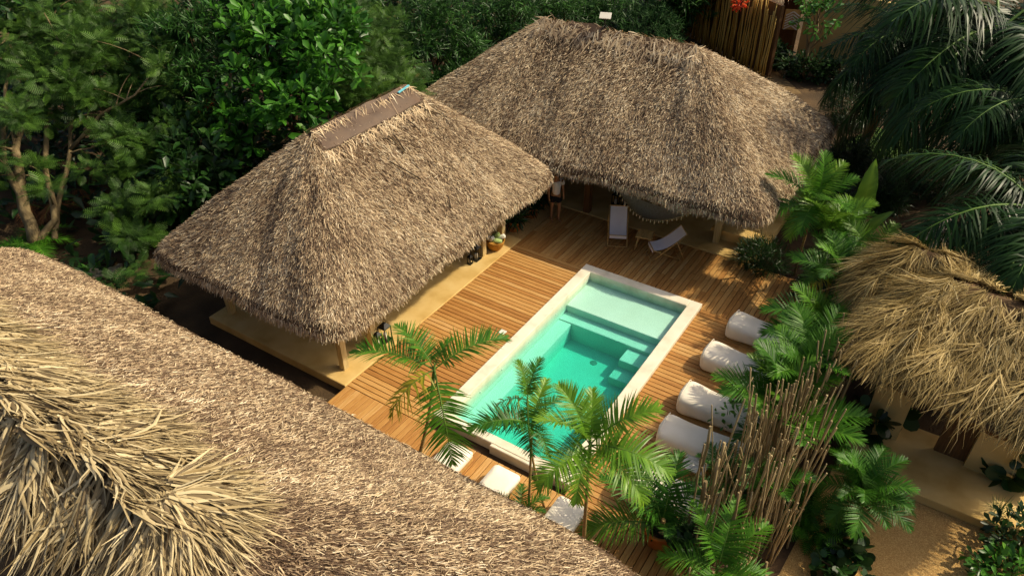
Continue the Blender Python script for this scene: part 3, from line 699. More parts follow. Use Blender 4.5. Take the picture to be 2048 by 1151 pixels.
# ------------------------------------------------------------------ deck chairs, stool, hammock
def deck_chair(label, loc, rz):
    t = thing('deck_chair', label, 'deck chair', loc, rz, 'folding deck chairs by the back pavilion')
    W = .29   # faces -y
    for s in (-1, 1):
        B().tube([(s*W, -.38, .015), (s*W, .62, .92)], .019, 6).build('rail', 'chair_wood', t)
        B().tube([(s*(W-.035), .50, .015), (s*(W-.035), -.34, .40)], .019, 6).build('leg', 'chair_wood', t)
        B().tube([(s*(W+.02), .62, .02), (s*(W+.02), .33, .655)], .015, 6).build('prop', 'chair_wood', t)
    B().tube([(-W, .60, .905), (W, .60, .905)], .02, 6).build('top_bar', 'chair_wood', t)
    B().tube([(-W, -.335, .395), (W, -.335, .395)], .018, 6).build('front_bar', 'chair_wood', t)
    B().tube([(-W, -.37, .025), (W, -.37, .025)], .017, 6).build('foot_bar', 'chair_wood', t)
    B().tube([(-W, .50, .025), (W, .50, .025)], .017, 6).build('foot_bar', 'chair_wood', t)
    V = []; n = 14
    for k in range(n+1):
        f = k/n; y = -.335+.935*f; z = .405+.505*f-.17*math.sin(math.pi*f)**.9*(1-.35*f)
        for x in (-.255, -.12, .0, .12, .255): V.append((x, y, z-.012*math.cos(x/.255*1.57)))
    V2 = [(x, y, z-.006) for x, y, z in V]; m = len(V)
    F = [(r*5+j, r*5+j+1, (r+1)*5+j+1, (r+1)*5+j) for r in range(n) for j in range(4)]
    b = B(); b.add(V, F, True); b.add(V2, [q[::-1] for q in F], True)
    b.add([(-.255, -.352, .40), (.255, -.352, .40), (.255, -.35, .30), (-.255, -.35, .30)], [(0, 1, 2, 3)])
    b.build('sling', 'sling', t)
deck_chair('folding wooden deck chair with pale pink sling facing the camera', (.12, 9.06, .004), R(27))
deck_chair('folding wooden deck chair with pale sling turned sideways, right of the stool', (1.62, 8.98, .004), R(-50))
t = thing('stool', 'small square wooden stool with splayed legs between the deck chairs', 'stool', (.97, 9.16, 0), R(12)); t.scale = (1.2, 1.2, 1.1)
for k in range(3): B().box((-.135+.135*k, 0, .43), (.13, .4, .035), bev=.006).build('slat', 'chair_wood', t)
for sx in (-1, 1):
    for sy in (-1, 1): B().tube([(sx*.13, sy*.13, .42), (sx*.19, sy*.19, .004)], [.024, .018], 7).build('leg', 'chair_wood', t)
t = thing('hammock', 'cream woven hammock with tassel fringe hanging under the back eave', 'hammock', (0, 9.78, -.06))
def hz(f): return .98+.62*(2*f-1)**2
x0, x1 = -.55, 2.35
V = []; n = 24; k = 6
for i in range(n+1):
    f = i/n; w = .42*math.sin(math.pi*min(max(f*1.15-.075, .02), .98))+.02
    for j in range(k+1):
        a = -1+2*j/k; V.append((x0+(x1-x0)*f, a*w, hz(f)-.16*(1-a*a)*math.sin(math.pi*f)))
V2 = [(x, y, z-.012) for x, y, z in V]; F = [(r*(k+1)+j, r*(k+1)+j+1, (r+1)*(k+1)+j+1, (r+1)*(k+1)+j) for r in range(n) for j in range(k)]
b = B(); b.add(V, F, True); b.add(V2, [q[::-1] for q in F], True); b.build('cloth', 'rope', t)
for i in range(3, n-2):
    e = Vector(V[i*(k+1)]); b = B()
    b.tube([e, e+Vector((.004, -.012, -.06)), e+Vector((0, -.016, -.09-.03*(i % 3)))], [.008, .024, .008], 5)
    e2 = e+Vector(((x1-x0)/n*.5, 0, 0)); b.tube([e2, e2+Vector((0, -.015, -.05))], .005, 4)
    b.build('tassel', 'rope', t)
for xa, xb, z in ((x0, -1.45, 1.9), (x1, 2.72, 1.95)):
    B().tube([(xa, 0, hz(0)-.01), (xb, .2, z)], .012, 5).build('rope', 'rope', t)

# ------------------------------------------------------------------ lanterns, basket, pots
def lantern(label, loc, s, rz=0):
    t = thing('lantern', label, 'lantern', loc, rz, 'black metal candle lanterns')
    w = .11*s; h = .34*s
    B().box((0, 0, .012), (2*w, 2*w, .024)).build('base', 'black_metal', t)
    for sx in (-1, 1):
        for sy in (-1, 1): B().box((sx*(w-.012), sy*(w-.012), .024+h/2), (.022, .022, h)).build('post', 'black_metal', t)
    B().box((0, 0, .024+h+.012), (2*w, 2*w, .024)).build('top', 'black_metal', t)
    V = [(-w, -w, 0), (w, -w, 0), (w, w, 0), (-w, w, 0), (-.3*w, -.3*w, .09*s), (.3*w, -.3*w, .09*s), (.3*w, .3*w, .09*s), (-.3*w, .3*w, .09*s)]
    B().add([(x, y, z+.048+h) for x, y, z in V], [(0, 1, 5, 4), (1, 2, 6, 5), (2, 3, 7, 6), (3, 0, 4, 7), (4, 5, 6, 7)]).build('roof', 'black_metal', t)
    r_ = .06*s; zc = .048+h+.09*s+r_*.9
    B().tube([(r_*math.cos(a), 0, zc+r_*math.sin(a)) for a in [i*math.pi/6 for i in range(-1, 8)]], .006, 5).build('ring', 'black_metal', t)
    B().lathe([(0, 0), (.045*s, 0), (.045*s, .16*s), (.01, .165*s), (.0, .165*s)], 12).build('candle', 'candle', t, (0, 0, .026))
lantern('taller black lantern beside the near post of the left pavilion', (-2.72, 1.50, .032), 1.15)
lantern('shorter black lantern in front of its taller twin at the near pavilion posts', (-2.74, 1.22+.02, .032), .85)
lantern('larger black lantern beside the towel basket posts of the left pavilion', (-2.92, 5.82, .032), 1.1)
lantern('tiny black lantern at the foot of a pavilion post near the towel basket', (-2.93, 5.52, .032), .6)
lantern('left one of two black lanterns on the floor behind the deck chairs', (-.93, 11.05, .032), 1.0)
lantern('right one of two black lanterns on the floor behind the deck chairs', (-.62, 11.1, .032), .95)
bk = thing('basket', 'round woven golden basket holding rolled towels by the pavilion post', 'basket', (-2.78, 6.62, .032))
B().lathe([(0, 0), (.17, 0), (.24, .10), (.285, .24), (.29, .30), (.272, .30), (.22, .12), (.0, .06)], 26).build('bowl', 'basket', bk)
B().tube([(.285*math.cos(a), .285*math.sin(a), .30) for a in [i*2*math.pi/24 for i in range(25)]], .014, 6, False).build('rim', 'basket', bk)
for i, (x, y, z, a, tl, m) in enumerate(((-.13, -.08, .36, .3, 1.0, 'towel'), (.0, .05, .44, 1.2, .95, 'towel_green'), (.12, .10, .37, 2.0, 1.05, 'towel'), (.13, -.09, .36, -.5, 1.1, 'towel_green'), (-.03, -.14, .38, .9, .8, 'towel'))):
    lab = ['rolled white towel at the left of the basket', 'rolled pale green towel standing highest in the basket', 'rolled white towel at the back right of the basket', 'rolled pale green towel at the front right of the basket', 'rolled white towel at the front of the basket'][i]
    b = B()
    sp = [(.065*(1-.0), 0)]
    b.lathe([(0, -.16), (.05, -.165), (.07, -.15), (.072, 0), (.07, .15), (.05, .165), (0, .16)], 14)
    b.lathe([(.03, .166), (.034, .172), (.04, .168)], 12)
    tag(b.build('towel', m, None, (-2.78+x, 6.62+y, .032+z), (tl, 0, a)), lab, 'towel', 'rolled towels in the basket')

def pot(parent, r=.2, h=.34, m='terracotta'):
    B().lathe([(0, 0), (r*.72, 0), (r*.80, .02), (r*.97, h*.84), (r*1.07, h*.84), (r*1.08, h), (r*.96, h), (r*.92, h*.84), (0, h*.82)], 28).build('pot', m, parent)
    B().lathe([(r*.93, h*.84), (r*.5, h*.87), (0, h*.88)], 20).build('soil', 'soil', parent)

# ------------------------------------------------------------------ dish on the roof ridge
r0 = hipB.pos(np.array([frB*.41]), np.array([0.004]))[0]
t = thing('satellite_panel', 'flat square white satellite antenna standing on the big thatched ridge', 'antenna', (r0[0], r0[1], r0[2]+.03), R(20))
B().box((0, 0, .40), (.36, .03, .25), (R(-58), 0, 0), .006).build('panel', 'white_plastic', t)
B().tube([(0, 0, .0), (0, 0, .39)], .026, 7).build('mast', 'black_metal', t)
for a in (0, 120, 240): B().tube([(0, 0, .14), (.2*math.cos(R(a)), .2*math.sin(R(a)), -.06)], .013, 5).build('leg', 'black_metal', t)

# ------------------------------------------------------------------ person at the edge of the deck
def skin_obj(name, verts, edges, radii, m, parent, root=0, sub=2):
    me = bpy.data.meshes.new(name); me.from_pydata(verts, edges, []); o = put(name, me, parent)
    o.modifiers.new('skin', 'SKIN')
    sk = me.skin_vertices[0].data
    for i, r_ in enumerate(radii):
        sk[i].radius = r_ if hasattr(r_, '__len__') else (r_, r_); sk[i].use_root = (i == root)
    o.modifiers['skin'].use_smooth_shade = True
    s_ = o.modifiers.new('sub', 'SUBSURF'); s_.levels = sub; s_.render_levels = sub
    me.materials.append(M[m]); return o
t = thing('person', 'person in white shirt and black shorts standing barefoot at the deck edge', 'person', (-2.14, 9.12, .0), R(-38))
# faces +x in local space
bv = [(0, 0, .95), (0, 0, 1.10), (.01, 0, 1.28), (0, 0, 1.43), (.015, 0, 1.52), (.03, 0, 1.60), (.035, 0, 1.70), (.02, 0, 1.76)]
be = [(0, 1), (1, 2), (2, 3), (3, 4), (4, 5), (5, 6), (6, 7)]; br = [(.15, .11), (.14, .10), (.17, .115), (.12, .09), .055, .075, .09, .06]
def chain(start, pts):
    prev = start
    for q, r_ in pts: bv.append(q); br.append(r_); be.append((prev, len(bv)-1)); prev = len(bv)-1
    return prev
for s in (-1, 1):
    dx = .06*s
    chain(0, [((dx*.4, s*.09, .88), .088), ((dx+.03, s*.10, .52), .058), ((dx+.01, s*.10, .36), .055), ((dx-.01, s*.10, .09), .036), ((dx+.03, s*.105, .035), (.034, .03)), ((dx+.13, s*.115, .022), (.034, .02)), ((dx+.18, s*.115, .018), (.026, .014))])
    w = chain(3, [((0, s*.19, 1.42), .06), ((-.02, s*.24, 1.14), .044), ((.05, s*.25, .90), .030), ((.07, s*.25, .83), (.032, .02))])
    for k, (a, ln) in enumerate(((-.024, .075), (-.008, .085), (.008, .082), (.022, .066))):
        chain(w, [((.078+a*.8, s*.25, .785), .011), ((.085+a, s*.245, .83-ln-.005), .009)])
    chain(w, [((.105, s*.235, .825), .012), ((.118, s*.225, .785), .009)])
body = skin_obj('body', bv, be, br, 'skin', t)
sv_ = [(0, 0, .93), (0, 0, 1.10), (.01, 0, 1.28), (0, 0, 1.42), (.008, 0, 1.47)]; se = [(0, 1), (1, 2), (2, 3), (3, 4)]; sr = [(.195, .15), (.185, .14), (.20, .145), (.13, .10), (.075, .07)]
for s in (-1, 1):
    sv_ += [(0, s*.20, 1.415), (-.015, s*.245, 1.22)]; k = len(sv_); se += [(3, k-2), (k-2, k-1)]; sr += [.085, .075]
skin_obj('shirt', sv_, se, sr, 'shirt', t)
hv = [(0, 0, .95), (0, 0, .86)]; he = [(0, 1)]; hr = [(.175, .135), (.16, .13)]
for s in (-1, 1):
    hv += [(.04*s, s*.095, .78), (.06*s+.01, s*.10, .62)]; k = len(hv); he += [(1, k-2), (k-2, k-1)]; hr += [.112, .10]
skin_obj('shorts', hv, he, hr, 'shorts', t)
b = B(); b.lathe([(0, .115), (.06, .10), (.095, .055), (.104, 0), (.098, -.05), (.085, -.075)], 16); b.build('hair', 'hair', t, (.018, 0, 1.70))
b = B()
for s in (-1, 1):
    b.lathe([(0, .012), (.010, .008), (.013, 0), (.01, -.01), (0, -.012)], 8, (.118, s*.034, 1.69)); b.lathe([(0, .03), (.012, .02), (.016, 0), (.01, -.02), (0, -.03)], 8, (.03, s*.098, 1.68))
b.tube([(.118, 0, 1.69), (.142, 0, 1.65), (.12, 0, 1.642)], [.010, .014, .01], 6); b.tube([(.113, -.022, 1.615), (.122, 0, 1.612), (.113, .022, 1.615)], .007, 5)
b.build('face', 'skin', t)
# ------------------------------------------------------------------ plants: generators
def frond_mesh(name, L, nl, ll, lw, e0, e1, seed, material, vee=.35, droop=.5, fwd=.75, gap=.14, seg=3, stem='palm_stem', twist=0.0, ragged=.08):
    """pinnate palm leaf along +x, starting at elevation e0 and bending to e1 (radians)"""
    rg = np.random.default_rng(seed); K = 16
    s = np.linspace(0, 1, K+1); ang = e0+(e1-e0)*s**1.15; dl = L/K
    P = np.zeros((K+1, 3))
    for i in range(K): P[i+1] = P[i]+np.array([math.cos(ang[i]), 0, math.sin(ang[i])])*dl
    P[:, 1] += twist*L*s**2
    ss = np.repeat(np.linspace(gap, .995, nl), 2); side = np.tile([1, -1], nl).astype(float)
    idx = np.clip((ss*K).astype(int), 0, K-1); f = (ss*K-idx)[:, None]
    base = P[idx]*(1-f)+P[idx+1]*f
    a = np.interp(ss, s, ang); T = np.stack([np.cos(a), 2*twist*ss, np.sin(a)], 1); T /= np.linalg.norm(T, axis=1, keepdims=True)
    U = np.stack([-np.sin(a), 0*a, np.cos(a)], 1); Y = np.stack([0*a, side, 0*a], 1)
    th = fwd*(1.25-.75*(1-ss))+rg.normal(0, ragged, len(ss)); th = 1.45-(1.45-.55)*(ss**1.6)*fwd/.75+rg.normal(0, ragged, len(ss))
    v = vee+rg.normal(0, ragged, len(ss))
    D = T*np.cos(th)[:, None]+(Y*np.cos(v)[:, None]+U*np.sin(v)[:, None])*np.sin(th)[:, None]
    prof = np.clip(np.sin(math.pi*np.clip(.10+.86*ss**.85, 0, 1)), .15, 1)**.75
    Ln = ll*prof*rg.uniform(.86, 1.08, len(ss))
    N = U+Y*(-.35)+rg.normal(0, .18, U.shape); N -= D*(N*D).sum(1, keepdims=True)
    bend = np.zeros((len(ss), 3)); bend[:, 2] = -droop*rg.uniform(.6, 1.3, len(ss))
    V, F, m = blades(base, D, N, Ln, np.full(len(ss), lw)*rg.uniform(.8, 1.15, len(ss)), bend, .08, seg)
    tint = np.repeat(np.clip(.45+.3*(ss-.5)+rg.normal(0, .14, len(ss)), 0, 1), m)
    b = B(); b.tube([tuple(p) for p in P[::2]], [max(.004, .018*L/1.6*(1-.85*k/8)) for k in range(9)], 5, False)
    n0 = len(V); V = np.concatenate([V, np.array(b.v)]); F = np.concatenate([F, np.array(b.f)+n0]); tint = np.concatenate([tint, np.full(len(b.v), .85)])
    me = me_fast(name, V, F, material, tint); me.materials.append(M[stem])
    mi = np.zeros(len(F), np.int32); mi[-len(b.f):] = 1; me.polygons.foreach_set('material_index', mi)
    return me
FR = {}
def fset(key, n, **k):
    FR[key] = [frond_mesh('frond', seed=abs(hash(key)) % 1000+i if False else (sum(map(ord, key))*7+i), **k) for i in range(n)]
fset('areca', 4, L=1.6, nl=46, ll=.60, lw=.036, e0=.62, e1=-.30, material='palm_green', vee=.42, droop=.18)
fset('arecalow', 3, L=1.5, nl=44, ll=.56, lw=.036, e0=.25, e1=-.85, material='palm_green', vee=.30, droop=.22)
fset('areca_hang', 3, L=1.6, nl=44, ll=.52, lw=.034, e0=-.3, e1=-1.35, material='palm_green', vee=.10, droop=.35)
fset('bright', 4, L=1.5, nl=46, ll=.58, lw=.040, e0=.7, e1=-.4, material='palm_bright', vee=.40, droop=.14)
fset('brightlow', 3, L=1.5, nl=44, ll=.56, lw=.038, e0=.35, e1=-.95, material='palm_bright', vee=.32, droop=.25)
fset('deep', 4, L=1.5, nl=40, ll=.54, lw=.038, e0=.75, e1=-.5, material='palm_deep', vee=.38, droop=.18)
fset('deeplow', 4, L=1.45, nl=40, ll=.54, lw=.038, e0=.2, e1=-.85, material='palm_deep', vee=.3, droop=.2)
fset('yellow', 2, L=1.2, nl=20, ll=.4, lw=.05, e0=-.1, e1=-1.2, material='palm_yellow', vee=.1, droop=.6, ragged=.3)
fset('royal', 4, L=3.3, nl=96, ll=1.0, lw=.046, e0=.5, e1=-.9, material='royal_leaf', vee=.12, droop=.75, ragged=.2, gap=.08)
fset('royallow', 4, L=3.3, nl=96, ll=1.0, lw=.046, e0=-.05, e1=-1.2, material='royal_leaf', vee=.0, droop=.9, ragged=.2, gap=.08)
fset('cycad', 3, L=.95, nl=38, ll=.2, lw=.016, e0=.8, e1=-.7, material='palm_deep', vee=.3, droop=.05)
fset('dry', 2, L=2.6, nl=50, ll=.75, lw=.05, e0=-.6, e1=-1.4, material='dead_leaf', vee=.1, droop=.8, ragged=.25)
def curve_pts(a, b, sag, n=8):
    a, b = Vector(a), Vector(b); d = Vector(sag)
    return [a.lerp(b, i/n)+d*math.sin(math.pi*i/n) for i in range(n+1)]
def palm(label, base, top, fronds, r0=.045, r1=.03, sag=(0, 0, 0), name='palm_tree', cat='palm tree', group=None, trunk='palm_trunk', shaft=.5, shaft_m='palm_stem'):
    t = thing(name, label, cat, base, 0, group); rel = Vector(top)-Vector(base)
    pts = curve_pts((0, 0, 0), rel, sag, 10)
    B().tube(pts, [r0+(r1-r0)*i/10 for i in range(11)], 9).build('trunk', trunk, t)
    d = (pts[-1]-pts[-2]).normalized()
    if shaft: B().tube([pts[-1]-d*shaft*.6, pts[-1]-d*shaft*.2, pts[-1]+d*shaft*.35], [r1*1.15, r1*1.35, r1*.6], 9).build('crownshaft', shaft_m, t)
    for i, (az, pit, sc, key) in enumerate(fronds):
        rd = random.Random(i*13+int(az))
        put('frond', rd.choice(FR[key]), t, rel+d*.08*shaft, (rd.uniform(-.25, .25), -R(pit), R(az)), (sc, sc, sc))
    return t
def ring(n, key, sc=(.85, 1.1), pit=(-10, 15), a0=0, seed=0):
    rd = random.Random(seed); return [(a0+360*i/n+rd.uniform(-14, 14), rd.uniform(*pit), rd.uniform(*sc), key) for i in range(n)]

# leaf templates (verts in a unit leaf along +x)
def leaf_tpl(kind):
    if kind == 'obovate':
        v = [(0, 0, 0), (.35, .13, .03), (.75, .22, .0), (1, .0, -.10), (.75, -.22, .0), (.35, -.13, .03), (.5, 0, -.03)]
        f = [(0, 1, 6), (1, 2, 6), (2, 3, 6), (3, 4, 6), (4, 5, 6), (5, 0, 6)]
    elif kind == 'lance':
        v = [(0, 0, 0), (.4, .09, .03), (1, 0, -.14), (.4, -.09, .03)]
        f = [(0, 1, 2), (0, 2, 3)]
    elif kind == 'feather':
        v = []; f = []
        for i in range(9):
            x = .12+.095*i; w = .26*math.sin(math.pi*min(1, .22+.095*i))+.05; z = -.12*x*x
            for s in (-1, 1):
                n = len(v); v += [(x, 0, z), (x+.05, 0, z), (x+.12, s*w, z-.06), (x+.09, s*w, z-.06)]; f += [(n, n+1, n+2), (n, n+2, n+3)]
        n = len(v); v += [(0, .006, 0), (0, -.006, 0), (.98, 0, -.12)]; f += [(n, n+1, n+2)]
    elif kind == 'round':
        v = [(0, 0, 0)]+[(.5+.5*math.cos(a), .42*math.sin(a), -.12*(.5+.5*math.cos(a))) for a in [math.pi-2*math.pi*k/9-.3 for k in range(9)]]
        f = [(0, k, k+1) for k in range(1, 9)]
    elif kind == 'blade':
        v = [(0, .02, 0), (0, -.02, 0), (.5, -.03, .12), (.5, .03, .12), (1, 0, -.05)]
        f = [(0, 1, 2), (0, 2, 3), (3, 2, 4)]
    return np.array(v, float), np.array(f, int)
def scatter(kind, P, D, U, S, tint):
    v, f = leaf_tpl(kind); n = len(P)
    D = D/np.linalg.norm(D, axis=1, keepdims=True); Y = np.cross(U, D); Y /= np.linalg.norm(Y, axis=1, keepdims=True)+1e-9; Z = np.cross(D, Y)
    V = P[:, None]+S[:, None, None]*(v[None, :, 0:1]*D[:, None]+v[None, :, 1:2]*Y[:, None]+v[None, :, 2:3]*Z[:, None])
    F = (f[None]+(np.arange(n)*len(v))[:, None, None]).reshape(-1, 3)
    return V.reshape(-1, 3), F, np.repeat(tint, len(v))
def crown_mesh(name, blobs, nclump, per, kind, size, material, seed, spread=.5, updir=.5, shell=.55, flat=1.0):
    """clumps of leaves spread through ellipsoids; leaves in a clump radiate from its twig tip"""
    rg = np.random.default_rng(seed); Cs = []; Os = []
    vol = np.array([b[3]*b[4]*b[5] for b in blobs])**.67; cnt = rg.multinomial(nclump, vol/vol.sum())
    for b, c in zip(blobs, cnt):
        d = rg.normal(0, 1, (c, 3)); d /= np.linalg.norm(d, axis=1, keepdims=True)
        r = (shell+(1-shell)*rg.uniform(0, 1, c))*(1+.22*noise2(d, 2.2, seed+3)); Cs.append(np.array(b[:3])+d*r[:, None]*np.array(b[3:])); Os.append(d)
    C = np.concatenate(Cs); O = np.concatenate(Os); n = len(C)
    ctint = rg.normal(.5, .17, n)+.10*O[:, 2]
    P = np.repeat(C, per, 0); O2 = np.repeat(O, per, 0); m = len(P)
    d = rg.normal(0, 1, (m, 3)); d /= np.linalg.norm(d, axis=1, keepdims=True); d[:, 2] *= flat
    D = O2*.6+d*1.0+np.array([0, 0, updir*.5]); D /= np.linalg.norm(D, axis=1, keepdims=True)
    P = P+d*rg.uniform(0, .3, m)[:, None]*spread
    U = np.array([0, 0, 1.])+rg.normal(0, .45, (m, 3))+.3*O2
    S = size*rg.uniform(.65, 1.2, m)
    V, F, t = scatter(kind, P, D, U, S, np.clip(np.repeat(ctint, per)+rg.normal(0, .10, m), 0, 1))
    return me_fast(name, V, F, material, t), C
def tree(label, base, blobs, kind, nclump, per, size, material, seed, trunk=(.14, .05), nbr=9, bark='bark', cat='tree', name='broadleaf_tree', group=None, stems=1, **k):
    t = thing(name, label, cat, base, 0, group); bx = Vector(base)
    rel = [(b[0]-bx.x, b[1]-bx.y, b[2]-bx.z, b[3], b[4], b[5]) for b in blobs]
    me, C = crown_mesh('crown', rel, nclump, per, kind, size, material, seed, **k); put('crown', me, t)
    rd = random.Random(seed); b = B(); top = Vector((np.mean([q[0] for q in rel]), np.mean([q[1] for q in rel]), max(.4, np.mean([q[2] for q in rel])*.7)))
    for s_ in range(stems):
        o = Vector((rd.uniform(-.2, .2), rd.uniform(-.2, .2), 0))*(stems > 1)
        tp = top+Vector((rd.uniform(-.7, .7), rd.uniform(-.7, .7), rd.uniform(-.2, .5)))*(stems > 1)
        pts = curve_pts(o, tp, (rd.uniform(-.2, .2), rd.uniform(-.2, .2), 0), 7)
        b.tube(pts, [trunk[0]+(trunk[1]-trunk[0])*i/7 for i in range(8)], 8)
        for j in range(nbr):
            c = Vector(C[rd.randrange(len(C))]); q = pts[rd.randint(3, 7)]
            b.tube(curve_pts(q, c, (rd.uniform(-.15, .15), rd.uniform(-.15, .15), rd.uniform(-.1, .25)), 5), [trunk[1]*.7*(1-.85*i/5)+.004 for i in range(6)], 5, False)
    b.build('trunk', bark, t)
    return t
def bush(label, base, rad, kind, n, per, size, material, seed, name='shrub', cat='shrub', group=None, **k):
    t = thing(name, label, cat, base, 0, group)
    me, C = crown_mesh('foliage', [(0, 0, rad[2]*.75, rad[0], rad[1], rad[2])], n, per, kind, size, material, seed, **k); put('foliage', me, t)
    b = B(); rd = random.Random(seed)
    for i in range(7):
        c = C[rd.randrange(len(C))]; b.tube(curve_pts((rd.uniform(-.1, .1), rd.uniform(-.1, .1), -.02), c, (0, 0, .1), 4), [.018, .015, .012, .008, .004], 5, False)
    b.build('stem', 'bark_dark', t); return t
def tuft(label, base, n, L, W, material, seed, el=(.5, 1.4), bend=-.8, name='grass_tuft', cat='plant', group=None, kind='leaf'):
    t = thing(name, label, cat, base, 0, group); rg = np.random.default_rng(seed)
    az = rg.uniform(0, 6.28, n); e = rg.uniform(*el, n); D = np.stack([np.cos(az)*np.cos(e), np.sin(az)*np.cos(e), np.sin(e)], 1)
    N = np.stack([-np.cos(az)*np.sin(e), -np.sin(az)*np.sin(e), np.cos(e)], 1)+rg.normal(0, .2, (n, 3))
    V, F, m = blades(rg.normal(0, .03, (n, 3))*np.array([1, 1, 0]), D, N, L*rg.uniform(.6, 1.1, n), np.full(n, W)*rg.uniform(.7, 1.2, n), np.tile([0, 0, bend], (n, 1))*rg.uniform(.3, 1, n)[:, None], .05, 4)
    put('leaves', me_fast('leaves', V, F, material, np.repeat(np.clip(rg.normal(.5, .2, n), 0, 1), m)), t); return t

# ------------------------------------------------------------------ palms round the pool
palm('slim palm with arching feather fronds left of the pool, one lower frond yellowing', (.55, -1.35, -.05), tuple(at(868, 742, 2.55)),
     [(56, -2, 1.0, 'areca'), (203, -8, 1.08, 'areca'), (170, 8, .8, 'areca'), (80, 25, .45, 'areca'), (318, -15, 1.25, 'areca_hang'), (250, 5, 1.05, 'yellow')], .042, .028, (.08, 0, 0), shaft=.55)
palm('thin palm with dark fronds rising from the near deck between two flat loungers', (3.15, -.95, -.05), tuple(at(1064, 850, 2.35)),
     [(230, 0, .85, 'deep'), (200, -10, .75, 'deeplow'), (100, 25, .6, 'bright'), (60, 20, .5, 'deep'), (330, 0, .5, 'deeplow')], .03, .02, shaft=.35)
palm('sunlit yellow green palm in front of the near right pool corner', (4.5, -1.15, -.05), tuple(at(1180, 892, 2.8)),
     [(35, 25, .95, 'bright'), (10, 5, 1.0, 'brightlow'), (345, -5, .9, 'brightlow'), (255, 0, .85, 'brightlow'), (225, 25, .8, 'bright'), (165, 35, .8, 'bright'), (120, 40, .65, 'bright'), (285, -5, .75, 'brightlow')], .04, .028, shaft=.5)
tp = at(1055, 800, 2.8)
palm('slender palm with a browning top frond reaching over the deep end of the pool', (3.4, -.75, -.05), tuple(tp),
     [(200, 10, .55, 'yellow'), (150, 35, .5, 'bright'), (95, 30, .5, 'areca'), (300, -20, .7, 'areca_hang')], .026, .018, (-.1, 0, 0), shaft=.3)
t = palm('low bushy young palm at the foot of the thin palm near the pool', (3.15, -1.35, -.05), (3.15, -1.35, .12), ring(7, 'deep', (.42, .55), (0, 20), 10, 2), .03, .02, name='young_palm', shaft=.12)
# potted palm
p = at(1318, 1078, 0)
t = thing('potted_palm', 'large terracotta pot with a feathery palm on the near right of the deck', 'potted plant', (p.x, p.y, .002)); pot(t, .34, .46)
for az, pit, sc, key in ((190, 20, 1.05, 'deep'), (215, 5, 1.1, 'brightlow'), (160, 30, 1.1, 'deep'), (60, 20, .9, 'deep'), (100, 35, 1.0, 'deep'), (20, 10, .8, 'deeplow'), (300, 25, .5, 'deep')):
    put('frond', random.choice(FR[key]), t, (0, 0, .42), (0, -R(pit), R(az)), (sc,)*3)
B().tube([(0, 0, .38), (.02, .0, .62)], [.06, .04], 8).build('stem', 'palm_trunk', t)
me, _ = crown_mesh('ground_cover', [(0, 0, .40, .27, .27, .06)], 60, 6, 'obovate', .08, 'leaf_dark', 5); put('ground_cover', me, t)
p = at(1375, 1110, 0)
t = thing('potted_palm', 'second smaller terracotta pot partly hidden behind the sticks', 'potted plant', (p.x, p.y-.15, .002)); pot(t, .24, .4)
me, _ = crown_mesh('foliage', [(0, 0, .55, .28, .28, .2)], 22, 5, 'round', .2, 'leaf_dark', 6); put('foliage', me, t)
